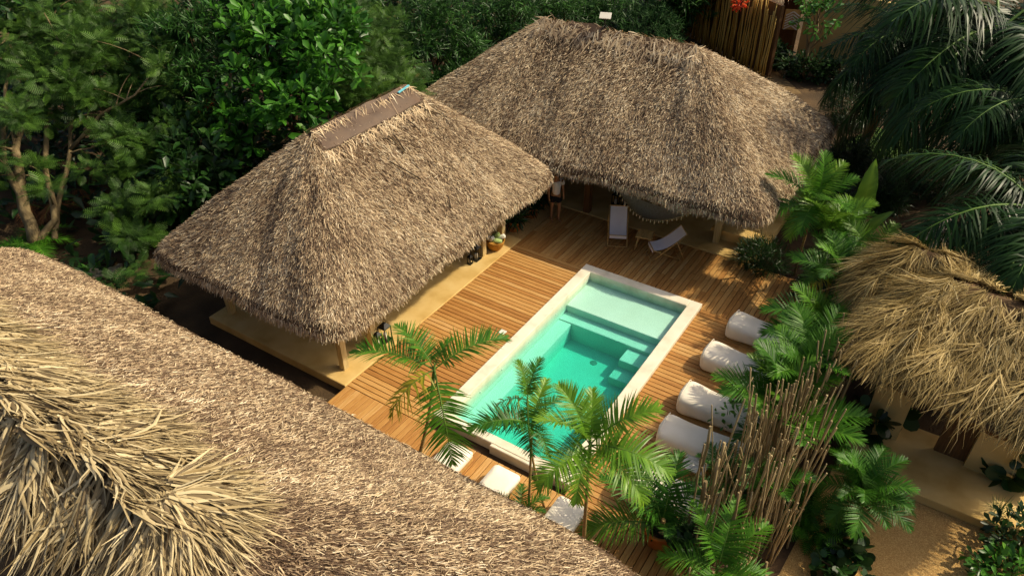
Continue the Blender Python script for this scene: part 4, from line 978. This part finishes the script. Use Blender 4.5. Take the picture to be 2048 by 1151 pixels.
# planting bed along the fence (far to near)
bed = [
 ('bright backlit areca palm in front of the right end of the big pavilion', (5.2, 10.5), 2.2, [(165, 40, 1.0, 'bright'), (200, 15, 1.0, 'areca'), (225, 0, 1.0, 'arecalow'), (245, 0, .9, 'yellow'), (60, 45, .9, 'bright'), (30, 30, .8, 'areca'), (270, 5, 1.0, 'arecalow'), (310, 10, 1.0, 'areca'), (120, 60, .9, 'areca'), (255, -20, .9, 'brightlow')]),
 ('dark green areca palm leaning over the sunlit patch of deck', (6.6, 8.1), 1.6, ring(5, 'areca', (.75, .95), (5, 40), 10, 3)+ring(5, 'deep', (.75, .95), (0, 35), 40, 33)),
 ('dense areca palm behind the farthest bean bag lounger', (6.75, 6.6), 1.1, ring(5, 'areca', (.7, .9), (5, 40), 25, 4)+ring(4, 'bright', (.6, .8), (20, 45), 60, 34)+[(205, 5, 1.15, 'deep'), (215, -12, 1.0, 'areca')]),
 ('areca palm whose lit frond hangs over the second bean bag lounger', (6.85, 5.1), 1.05, ring(5, 'areca', (.75, 1.0), (5, 40), 0, 5)+ring(4, 'deep', (.75, 1.0), (10, 35), 45, 35)+[(210, -5, 1.1, 'arecalow'), (195, -10, .9, 'deep')]),
 ('tall deep green palm in the middle of the planting bed beside the sticks', (6.55, 3.45), 1.1, ring(6, 'areca', (.8, 1.0), (0, 40), 15, 6)+ring(3, 'bright', (.7, .9), (20, 45), 55, 36)+[(175, 50, 1.05, 'deep'), (215, 10, 1.0, 'deep'), (150, 40, .9, 'areca')]),
 ('palm with broad fronds bending over the third bean bag lounger', (6.9, 3.0), 1.0, ring(7, 'areca', (.75, 1.0), (0, 35), 40, 7)+[(20, 15, 1.0, 'areca'), (215, 0, .8, 'deeplow')]),
 ('short palm at the foot of the stick fence next to the side table', (6.3, 1.5), .25, ring(8, 'deep', (.6, .8), (-5, 30), 5, 8)),
 ('low fan of bright palm fronds among the sticks at the bottom edge', (6.85, -.75), .8, [(150, 25, .75, 'areca'), (100, 30, .8, 'areca'), (60, 20, .75, 'areca'), (20, 10, .7, 'arecalow'), (200, 10, .7, 'arecalow'), (300, 0, .7, 'arecalow'), (260, 5, .7, 'arecalow'), (340, 10, .7, 'areca')]),
 ('shaded palm between the hut roof and the planting bed', (7.05, 9.5), 1.5, ring(5, 'deep', (.8, 1.0), (-5, 30), 33, 9)+ring(4, 'bright', (.7, .9), (20, 45), 70, 19)),
 ('second bright areca palm rising over the right end of the big eave', (5.75, 10.0), 1.7, ring(5, 'bright', (.8, 1.0), (10, 45), 15, 27)+ring(3, 'areca', (.8, 1.0), (0, 30), 60, 28)),
 ('small dark palm growing in the middle of the stick clump', (7.05, 1.3), .9, ring(7, 'deep', (.5, .7), (10, 50), 15, 29)),
 ('leafy young areca palm between the bright palm and the lounger row', (6.35, 8.75), 1.25, ring(6, 'areca', (.7, .95), (0, 40), 12, 21)+ring(3, 'bright', (.6, .8), (20, 45), 50, 22)+[(225, -10, .7, 'yellow')]),
 ('feathery palm just behind the second and third bean bag loungers', (6.75, 4.3), 1.45, ring(6, 'areca', (.7, .9), (10, 45), 22, 23)+ring(4, 'deep', (.7, .9), (5, 40), 50, 24)),
]
for i, (lab, (x, y), h, frs) in enumerate(bed):
    palm(lab, (x, y, -.2), (x+.05, y-.05, h), frs, .04, .03, shaft=.35, group='palms in the planting bed')
bush('dark fine leaved shrub at the corner of the big pavilion platform', (4.25, 10.15, -.2), (.75, .6, .55), 'blade', 320, 7, .3, 'leaf_dark', 61)
bush('bright glossy shrub tucked behind the stick tops', (6.9, 5.3, -.2), (.5, .5, .75), 'obovate', 70, 7, .17, 'leaf_broad', 62)
bush('small five leaved shrub by the third bean bag lounger', (5.75, 3.35, -.1), (.32, .32, .55), 'obovate', 14, 6, .18, 'leaf_broad', 63)
bush('dark leafy shrub filling the shade under the bed palms', (6.6, 4.4, -.2), (.55, 1.1, .55), 'obovate', 140, 6, .18, 'leaf_dark', 64)
bush('dark shrub in the shade at the far end of the planting bed', (6.2, 9.6, -.2), (.8, 1.0, .7), 'obovate', 170, 6, .2, 'leaf_dark', 65)
# banana like plant
t = thing('banana_plant', 'banana plant with big upright bright green leaves beyond the bed', 'plant', (6.35, 11.6, -.2))
def banana_leaf(L, W, e0, e1, seed):
    rg = np.random.default_rng(seed); K = 14; V = []; x = z = 0
    for i in range(K+1):
        s = i/K; a = e0+(e1-e0)*s; w = W*(math.sin(math.pi*min(1, max(0, (s-.18)/.82)**.75))**.8 if s > .18 else .03)
        for j in (-1, -.5, 0, .5, 1):
            V.append((x+.02*abs(j)*rg.normal(), j*w*(1+rg.normal(0, .03)), z+.25*w*abs(j)-.0*s))
        x += math.cos(a)*L/K; z += math.sin(a)*L/K
    F = [(r*5+j, r*5+j+1, (r+1)*5+j+1, (r+1)*5+j) for r in range(K) for j in range(4)]
    return me_fast('leaf', V, F, 'palm_bright', np.tile([.35, .5, .85, .5, .35], K+1), True)
for az, L, W, e0, e1, pz in ((100, 2.0, .20, 1.5, 1.15, 1.2), (150, 1.3, .19, 1.1, .1, 1.0), (40, 1.5, .18, 1.3, .5, .6), (320, 1.1, .17, .9, -.9, .9), (240, .9, .15, .7, -1.2, 1.0), (10, 1.0, .16, .9, -.6, .9)):
    put('leaf', banana_leaf(L*1.15, W*1.3, e0, e1, int(az)), t, (.0, .0, pz*.95), (0, 0, R(az)))
B().tube([(0, 0, 0), (.02, 0, .8), (0, .02, 1.5)], [.07, .06, .03], 8).build('stem', 'palm_stem', t)
# yard plants
p = at(1690, 1075, -.2)
palm('dark fan of thick fronds on a short trunk in the gravel yard', (p.x, p.y, -.22), tuple(at(1722, 985, .95)), ring(14, 'deep', (.55, .8), (-10, 45), 0, 12)+ring(8, 'deeplow', (.6, .75), (-5, 10), 20, 13), .06, .05, name='cycad', cat='plant', shaft=.15)
def yard_bush(lab, px, py, rad, kind, n, per, size, m, seed): 
    q = at(px, py, -.2); return bush(lab, (q.x, q.y, -.22), rad, kind, n, per, size, m, seed)
yard_bush('glossy feather leaved shrub right of the stick fence base', 1625, 1060, (.5, .5, .45), 'feather', 60, 4, .4, 'leaf_broad', 71)
yard_bush('dark round leaved plant in front of the short trunked fan plant', 1680, 1110, (.35, .3, .3), 'round', 16, 4, .26, 'leaf_dark', 72)
yard_bush('big round leaved plant against the left wall of the hut', 1735, 870, (.4, .35, .7), 'round', 22, 4, .36, 'leaf_dark', 73)
yard_bush('big round leaved plant against the right wall of the hut', 2010, 960, (.5, .4, .75), 'round', 26, 4, .38, 'leaf_dark', 74)
yard_bush('dark leafy shrub at the right edge of the gravel yard', 2030, 1110, (.65, .6, .5), 'obovate', 80, 6, .2, 'leaf_dark', 75)
yard_bush('sprawling shrub with pale tipped leaves at the bottom right corner', 1995, 1165, (.6, .5, .4), 'obovate', 60, 6, .2, 'leaf_broad', 76)
yard_bush('low creeping plant with heart leaves at the bottom edge of the yard', 1690, 1160, (.6, .45, .25), 'round', 40, 4, .2, 'leaf_dark', 77)
q = at(1990, 1035, -.2); tuft('spiky grass clump spilling over the end of the hut step', (q.x, q.y, -.2), 170, .75, .016, 'leaf_lance', 81)
q = at(1870, 435, -.2)
# pots between the pavilions
for i, (x, y, r_, lab) in enumerate(((-2.95, 7.95, .26, 'nearest of three terracotta pots beside the left pavilion'), (-2.95, 8.95, .25, 'middle terracotta pot between the nearest pot and the standing person'), (-3.05, 9.75, .25, 'farthest terracotta pot in the shade behind the standing person'))):
    t = thing('potted_plant', lab, 'potted plant', (x, y, -.03), 0, 'pots between the pavilions'); pot(t, r_, .36)
    me, _ = crown_mesh('foliage', [(.05, -.05, .52, .32, .32, .22)], 40, 6, 'lance', .3, 'leaf_dark', 90+i); put('foliage', me, t)

# ------------------------------------------------------------------ big palms at the upper right
palm('tall palm with long drooping dark fronds filling the upper right corner', (8.9, 20.2, -.2), (7.95, 18.4, 5.2),
     ring(13, 'royal', (1.45, 1.75), (-12, 18), 5, 71)+ring(15, 'royallow', (1.4, 1.7), (-15, 12), 18, 72), .16, .11, shaft=.9, group='tall palms on the right')
palm('palm at the right edge with fronds hanging over the grey slab', (11.3, 11.0, -.2), (10.15, 10.2, 3.6),
     ring(10, 'royal', (.95, 1.15), (-12, 18), 5, 73)+ring(10, 'royallow', (.95, 1.1), (-15, 10), 18, 74), .15, .11, shaft=.8, group='tall palms on the right')
palm('palm with a thick pale trunk standing on the lawn behind the big pavilion', (4.9, 20.2, -.2), (5.7, 19.4, 4.3),
     ring(11, 'royal', (.95, 1.2), (-12, 18), 5, 75)+ring(9, 'royallow', (.9, 1.1), (-15, 10), 18, 76)+[(225, -25, .7, 'dry'), (300, -25, .7, 'dry')], .2, .15, shaft=.8, group='tall palms on the right')
palm('far palm whose crown rises behind the others at the top edge', (11.2, 15.5, -.2), tuple(at(2070, 215, 4.4)), ring(12, 'royal', (.9, 1.05), (-5, 15), 8, 31)+ring(6, 'royallow', (.9, 1.0), (-5, 5), 30, 32), .18, .13, shaft=.8, group='tall palms on the right')
for i, (px, py, rad, lab) in enumerate(((1800, 330, (1.5, 1.2, .8), 'broad dark shrub mass on the lawn below the big palms'), (1690, 330, (.7, .8, .7), 'dark shrub beside the right eave of the big pavilion'), (1880, 380, (1.3, 1.0, .7), 'dark shrub at the edge of the lawn near the slab'), (1660, 430, (.6, .8, .7), 'shrub with dark narrow leaves under the right eave corner'), (1990, 330, (1.4, 1.2, 1.0), 'dark shrub under the palm at the right edge'), (1700, 235, (1.0, 1.0, .8), 'leafy shrub beside the sandy path behind the big roof'), (1760, 400, (.8, .8, .5), 'low shrub beyond the banana plant'))):
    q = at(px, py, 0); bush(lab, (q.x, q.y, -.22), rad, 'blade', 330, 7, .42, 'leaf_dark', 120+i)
# ------------------------------------------------------------------ cane building and cream wall beyond the big pavilion
cb = thing('cane_building', 'building with a wall of upright golden canes under a thatched eave at the top', 'building', (-4.5, 30.0, 0))
A_ = at(1335, 40, 0); Z_ = at(1528, 150, 0); dv = (Z_-A_)
cm = []
for i in range(6):
    r2 = random.Random(500+i); b = B(); b.tube([(r2.uniform(-.03, .03), r2.uniform(-.03, .03), k*.9) for k in range(5)], [.035, .034, .031, .028, .024], 5); cm.append(b.mesh('cane', 'cane'))
rc = random.Random(5)
for i in range(120):
    q = A_+dv*((i+rc.uniform(-.5, .5))/120); put('cane', rc.choice(cm), cb, (q.x+4.5+rc.gauss(0, .06), q.y-30+rc.gauss(0, .06), -.22), (rc.gauss(0, .025), rc.gauss(0, .03), rc.uniform(0, 6)), (1, 1, rc.uniform(.75, 1.0)))
ang = math.atan2(dv.y, dv.x)
B().box(tuple((A_+Z_)/2+Vector((4.7, -29.8, 1.5))), (dv.length, .15, 3.2), (0, 0, ang)).build('backing_wall', 'dark_wood', cb)
B().box((4.5-1.0, .2, 1.4), (1.2, .2, 3.0), (0, 0, ang)).build('doorway', 'dark_wood', cb)
hipC = Hip(-6.3, 33.0, 5.6, 5.0, 3.0, 3.3, 6.2, p=4, seed=41); roofC = thatch_roof(cb, hipC, 26000, 42, cull=lambda P: P[:, 1] < 32, Lr=(.3, .6), Wr=(.03, .05)); roofC.parent = cb; roofC.location = (4.5, -30, 0)
tag(B().box((0, 0, 1.6), (4.6, .3, 3.7), (0, 0, R(-22)), .03).build('garden_wall', 'cream_wall', None, (1.9, 29.2, -.2)), 'plain cream plastered wall behind the small tree at the top right', 'wall')
t = thing('patterned_screen', 'lit screen with pale chevron pattern between the cane wall and the cream wall', 'screen', (-.75, 29.5, 1.15), R(20))
for k in range(6):
    for s in (-1, 1): B().box((s*.16, 0, .08+.13*k), (.36, .05, .045), (0, s*R(32), 0)).build('slat', 'white_plastic', t)
B().box((0, .05, .45), (.75, .04, .95)).build('panel', 'chair_wood', t)
tree('small tree with a slim grey trunk in front of the cream wall', (1.0, 26.9, -.2), [(1.0, 26.6, 2.6, 1.0, .9, .8), (.6, 26.7, 3.6, .9, .8, .7), (1.7, 26.6, 3.2, .7, .7, .7)], 'obovate', 55, 7, .34, 'leaf_broad', 130, (.13, .06), 9)
for i, (px, py, lab) in enumerate(((1610, 150, 'dark shrub at the foot of the small tree by the cream wall'), (1680, 160, 'dark shrub in front of the right part of the cream wall'), (1550, 125, 'low dark plant beside the doorway of the cane building'))):
    q = at(px, py, 0); bush(lab, (q.x, q.y, -.22), (1.2 if i < 2 else .5, .7, .7), 'obovate', 130, 6, .28, 'leaf_dark', 135+i)
q = at(1482, -6, 3.2); bush('cluster of orange red blossoms hanging at the top edge by the canes', (q.x, q.y, q.z-.4), (.3, .3, .22), 'obovate', 18, 6, .22, 'flower', 140, name='flowering_branch', cat='flowers')
q = at(1300, 55, 1.2); bush('fine needle leaved pale green bush behind the antenna', (q.x, q.y, -.22), (1.9, 1.5, 1.5), 'blade', 900, 7, .3, 'leaf_fine', 141, cat='bush')
q = at(1240, 30, 1.5); tuft('spray of yellow strap leaves poking up beside the antenna', (q.x, q.y, .4), 26, 1.1, .07, 'palm_yellow', 142, name='yellow_plant', el=(.6, 1.3))

# ------------------------------------------------------------------ jungle behind the pavilions
def P3(px, py, z): q = at(px, py, z); return (q.x, q.y, q.z)
def blob(px, py, z, r, rz=None): return P3(px, py, z)+(r, r, rz or r*.8)
def jt(lab, bx, by, blobs, kind, nc, per, size, m, seed, **k): return tree(lab, (bx, by, -.22), blobs, kind, nc, per, size, m, seed, **k)
# big glossy leaved tree
jt('large tree with big glossy paddle leaves behind the left pavilion', -11.5, 6.8,
   [blob(560, 90, 4.6, 1.7), blob(650, 130, 4.4, 1.2), blob(510, 190, 3.6, 1.3), blob(600, 220, 3.4, 1.2), blob(620, 30, 5.2, 1.4), blob(500, 40, 5.0, 1.3), blob(480, 260, 2.6, .9), blob(670, 60, 5.0, 1.0)], 'obovate', 430, 9, .42, 'leaf_broad', 201, trunk=(.2, .08), nbr=14, bark='bark_dark', shell=.5, updir=.7)
# feathery tree at far left with visible limbs
ft = thing('feathery_tree', 'sprawling tree at the far left with tan forked limbs and feathery leaves', 'tree', (-15.0, -.6, -.22))
b = B(); base = Vector((-15.0, -.6, -.22)); tips = []
def limb(pts, r0, r1, sub=4, seed=0):
    rd = random.Random(seed); w = [Vector(P3(*q)) if len(q) == 3 else q for q in pts]; path = []
    for i in range(len(w)-1):
        for k in range(4): path.append(w[i].lerp(w[i+1], k/4)+Vector((rd.uniform(-.05, .05),)*3)*(k > 0))
    path.append(w[-1]); n_ = len(path)
    b.tube([p-base for p in path], [r0+(r1-r0)*i/(n_-1) for i in range(n_)], 7)
    for s_ in range(sub):
        q = path[rd.randint(n_//3, n_-1)]; e = q+Vector((rd.uniform(-1.2, 1.2), rd.uniform(-1.2, 1.2), rd.uniform(.1, 1.1))); tips.append(e)
        b.tube([p-base for p in curve_pts(q, e, (0, 0, .12), 4)], [max(r1*.8, .012)*(1-.8*i/4)+.004 for i in range(5)], 5, False)
    tips.append(path[-1])
limb([(70, 490, .0), (45, 400, 1.2), (30, 300, 2.4), (60, 200, 3.4), (140, 60, 5.0)], .2, .05, 7, 1)
limb([(70, 490, .0), (110, 440, .6), (90, 330, 1.9), (95, 180, 3.4), (100, 40, 5.0)], .13, .04, 7, 2)
limb([(45, 400, 1.2), (10, 330, 2.2), (10, 180, 3.6), (40, 60, 4.8)], .11, .03, 6, 3)
limb([(110, 480, .1), (118, 400, .9), (140, 300, 2.0), (150, 150, 3.6), (230, 40, 4.8)], .10, .03, 7, 4)
limb([(140, 300, 2.0), (200, 230, 3.0), (270, 190, 3.6), (330, 110, 4.4)], .06, .02, 7, 5)
limb([(185, 250, 2.6), (190, 150, 3.6), (250, 60, 4.6), (280, 10, 5.2)], .06, .02, 6, 6)
limb([(140, 290, 2.1), (220, 240, 2.6), (300, 170, 3.4), (380, 150, 3.8)], .035, .012, 5, 7)
limb([(130, 310, 1.9), (230, 280, 2.2), (330, 250, 2.6), (410, 220, 3.0)], .03, .01, 5, 8)
b.build('trunk', 'bark', ft)
rg = np.random.default_rng(77); C = np.array([tuple(p-base) for p in tips]); 
extra = [blob(300, 290, 2.6, .6, .25), blob(240, 270, 2.8, .6, .25), blob(310, 390, 1.9, .55, .2), blob(240, 400, 1.7, .5, .2), blob(180, 340, 2.1, .5, .2), blob(260, 470, 1.2, .5, .2), blob(280, 540, .9, .4, .2), blob(220, 560, .7, .3, .2), blob(60, 60, 4.9, 1.2, .6), blob(180, 90, 4.6, 1.1, .6), blob(140, 170, 3.9, 1.0, .5), blob(60, 220, 3.2, .8, .4), blob(30, 120, 4.2, 1.0, .5), blob(90, 130, 4.3, 1.0, .5), blob(270, 30, 5.1, .9, .5), blob(210, 190, 3.6, .7, .3), blob(350, 60, 4.8, .7, .4)]
rel = [(e[0]-base.x, e[1]-base.y, e[2]-base.z)+e[3:] for e in extra]+[tuple(c)+(.4, .4, .2) for c in C]
me, _ = crown_mesh('crown', rel, 760, 6, 'feather', .46, 'leaf_feather', 78, spread=.8, shell=.2, flat=.45, updir=.2); put('crown', me, ft)
# feathery bushes right of the glossy tree
jt('feathery light green tree between the glossy tree and the big thatched roof', -10.2, 9.6,
   [blob(730, 100, 4.0, 1.1), blob(690, 40, 4.6, 1.0), blob(780, 140, 3.6, .9), blob(800, 180, 3.2, .7), blob(740, 190, 3.3, .8), blob(700, 180, 3.6, .7), blob(770, 60, 4.2, .9)], 'feather', 430, 6, .44, 'leaf_feather', 211, trunk=(.1, .03), nbr=12, spread=.8, shell=.3, flat=.5, updir=.2)
jt('feathery tree with layered sprays behind the forked limbs', -17.2, 3.4,
   [blob(170, 60, 4.4, 1.5, .7), blob(250, 110, 4.0, 1.2, .5), blob(100, 20, 4.8, 1.4, .7), blob(300, 40, 4.6, 1.2, .6), blob(230, 190, 3.2, .9, .4), blob(320, 180, 3.3, .8, .4)], 'feather', 480, 6, .48, 'leaf_feather', 212, trunk=(.12, .04), nbr=14, spread=.8, shell=.2, flat=.45, updir=.2)
jt('low feathery tree spreading flat sprays beside the left roof corner', -12.4, 1.6,
   [blob(300, 290, 2.3, .8, .25), blob(360, 330, 1.9, .6, .2), blob(250, 330, 2.0, .6, .2), blob(310, 395, 1.5, .6, .2), blob(240, 420, 1.3, .5, .2), blob(270, 470, .9, .5, .2)], 'feather', 230, 6, .46, 'leaf_feather', 213, trunk=(.07, .025), nbr=10, spread=.7, shell=.2, flat=.35, updir=.15)
# narrow leaved trees along the top
lab3 = ['narrow leaved dark tree at the top edge right above the left pavilion ridge', 'narrow leaved tree with drooping tufts at the top centre', 'narrow leaved tree left of the antenna, at the top edge', 'narrow leaved tree just behind the left slope of the big thatched roof', 'dark narrow leaved tree between the feathery limbs and the glossy tree']
spec = [(-12.5, 16.0, [blob(880, 50, 4.2, 1.2), blob(830, 90, 3.8, .9), blob(920, 90, 3.6, .9), blob(850, 10, 4.6, 1.0)]),
        (-9.8, 18.6, [blob(980, 30, 4.0, 1.3), blob(1040, 60, 3.4, 1.0), blob(950, 100, 3.0, .8), blob(1000, 90, 3.0, .8), blob(1040, 5, 4.3, 1.1)]),
        (-7.4, 21.6, [blob(1120, 20, 3.4, 1.3), blob(1180, 30, 3.0, 1.0), blob(1090, 10, 3.6, 1.0), blob(1220, 5, 3.4, 1.0)]),
        (-9.2, 14.6, [blob(910, 160, 2.6, .8), blob(960, 130, 2.6, .7), blob(870, 190, 2.2, .7), blob(930, 190, 2.0, .6)]),
        (-15.5, 6.6, [blob(370, 80, 4.8, 1.1), blob(410, 40, 5.2, 1.1), blob(330, 60, 4.9, .9), blob(390, 150, 4.0, .8), blob(440, 120, 4.2, .9), blob(430, 210, 3.2, .7)])]
for i, (bx, by, bl) in enumerate(spec):
    jt(lab3[i], bx, by, bl, 'lance', 300, 11, .34, 'leaf_lance', 220+i, trunk=(.13, .04), nbr=10, bark='bark_dark', shell=.35, updir=.1)
# darker trees closing the gaps behind
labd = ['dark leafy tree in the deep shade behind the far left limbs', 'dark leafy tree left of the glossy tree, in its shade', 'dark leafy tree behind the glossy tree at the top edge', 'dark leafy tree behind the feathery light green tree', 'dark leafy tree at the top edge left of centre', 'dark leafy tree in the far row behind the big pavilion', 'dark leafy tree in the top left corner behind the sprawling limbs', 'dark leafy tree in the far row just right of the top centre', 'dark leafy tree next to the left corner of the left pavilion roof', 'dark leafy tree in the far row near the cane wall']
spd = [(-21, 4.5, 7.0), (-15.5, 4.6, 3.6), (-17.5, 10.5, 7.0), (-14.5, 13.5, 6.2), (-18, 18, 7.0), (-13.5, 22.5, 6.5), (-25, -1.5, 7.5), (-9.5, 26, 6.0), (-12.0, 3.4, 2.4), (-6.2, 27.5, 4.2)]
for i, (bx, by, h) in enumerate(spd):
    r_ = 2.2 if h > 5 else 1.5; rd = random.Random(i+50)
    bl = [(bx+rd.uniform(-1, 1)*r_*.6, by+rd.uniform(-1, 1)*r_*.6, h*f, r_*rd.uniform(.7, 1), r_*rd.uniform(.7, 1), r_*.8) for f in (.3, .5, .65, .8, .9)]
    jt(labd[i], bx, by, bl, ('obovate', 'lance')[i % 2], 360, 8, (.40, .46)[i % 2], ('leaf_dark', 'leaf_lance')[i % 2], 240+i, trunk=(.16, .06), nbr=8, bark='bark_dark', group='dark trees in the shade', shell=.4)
# undergrowth, one mass
rg = np.random.default_rng(99); n = 15000
xs = rg.uniform(-32, -3, n); ys = rg.uniform(-4, 34, n)
ok = ((xs < -8.6) & (ys < 16.8)) | (ys > 17.4); ok &= ~((xs > -8.5) & (ys > 25)); ok &= ~((xs > -16.5) & (xs < -13.2) & (ys < .3) & (ys > -2.0)); xs, ys = xs[ok], ys[ok]; n = len(xs)
Pn = np.stack([xs, ys, np.full(n, -.2)+rg.uniform(0, .9, n)], 1); D = rg.normal(0, 1, (n, 3)); D[:, 2] = np.abs(D[:, 2])*.8+.1
V, F, tn = scatter('obovate', Pn, D, np.array([0, 0, 1.])+rg.normal(0, .5, (n, 3)), rg.uniform(.3, .7, n), np.clip(rg.normal(.4, .2, n), 0, 1))
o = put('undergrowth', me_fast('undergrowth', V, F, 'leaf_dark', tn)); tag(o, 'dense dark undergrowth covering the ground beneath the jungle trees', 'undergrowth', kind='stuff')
# small things in the left background
tag(B().tube([P3(876, 152, .2), P3(874, 110, 1.6), P3(870, 60, 2.9)], [.06, .055, .05], 8).build('pole', 'bark', None), 'bare pale pole standing among trees left of the big roof', 'pole')
q = at(130, 430, .2)
th = thing('leaf_pile', 'heap of dry fallen palm fronds under the sprawling tree', 'dry leaves', (q.x-.6, q.y+.8, -.2))
rd = random.Random(8)
for i in range(16): put('dry_frond', rd.choice(FR['dry']), th, (rd.uniform(-1.3, 1.3), rd.uniform(-1, 1), .25+rd.uniform(0, .35)), (rd.uniform(-.2, .2), R(-55), rd.uniform(0, 6.28)), (.55, .55, .55))
q = at(185, 540, -.1); tuft('green strap leaved plant in front of the sprawling tree', (q.x, q.y, -.2), 22, 1.0, .09, 'leaf_broad', 83, el=(.3, 1.2), name='strap_plant')
q = at(60, 500, -.1); palm('low cycad frond fan behind the edge of the near roof', (q.x, q.y+.1, -.2), (q.x, q.y+.1, .1), ring(9, 'arecalow', (.8, 1.0), (-5, 10), 0, 60), .06, .05, name='cycad', cat='plant', shaft=.1)
rd = random.Random(9)
for i in range(26):
    q = at(rd.uniform(180, 240), rd.uniform(535, 562), -.2); s_ = rd.uniform(.07, .16)
    o = B().lathe([(0, -.5), (.6, -.45), (.95, -.1), (1, .15), (.7, .5), (.25, .62), (0, .6)], 7).build('stone', 'stone', None, (q.x, q.y, -.18+s_*.2), (rd.uniform(-.4, .4), rd.uniform(-.4, .4), rd.uniform(0, 6)))
    o.scale = (s_*rd.uniform(.8, 1.3), s_, s_*.7); tag(o, 'small pale stone lying in the sunlit rubble left of the pavilion', 'stone', 'pale stones in the rubble left of the pavilion')
q = at(405, 212, 3.2); bush('orange blossom cluster among the leaves left of the glossy tree', (q.x, q.y, q.z-.2), (.14, .14, .14), 'obovate', 6, 5, .14, 'flower', 150, name='flower_cluster', cat='flowers')
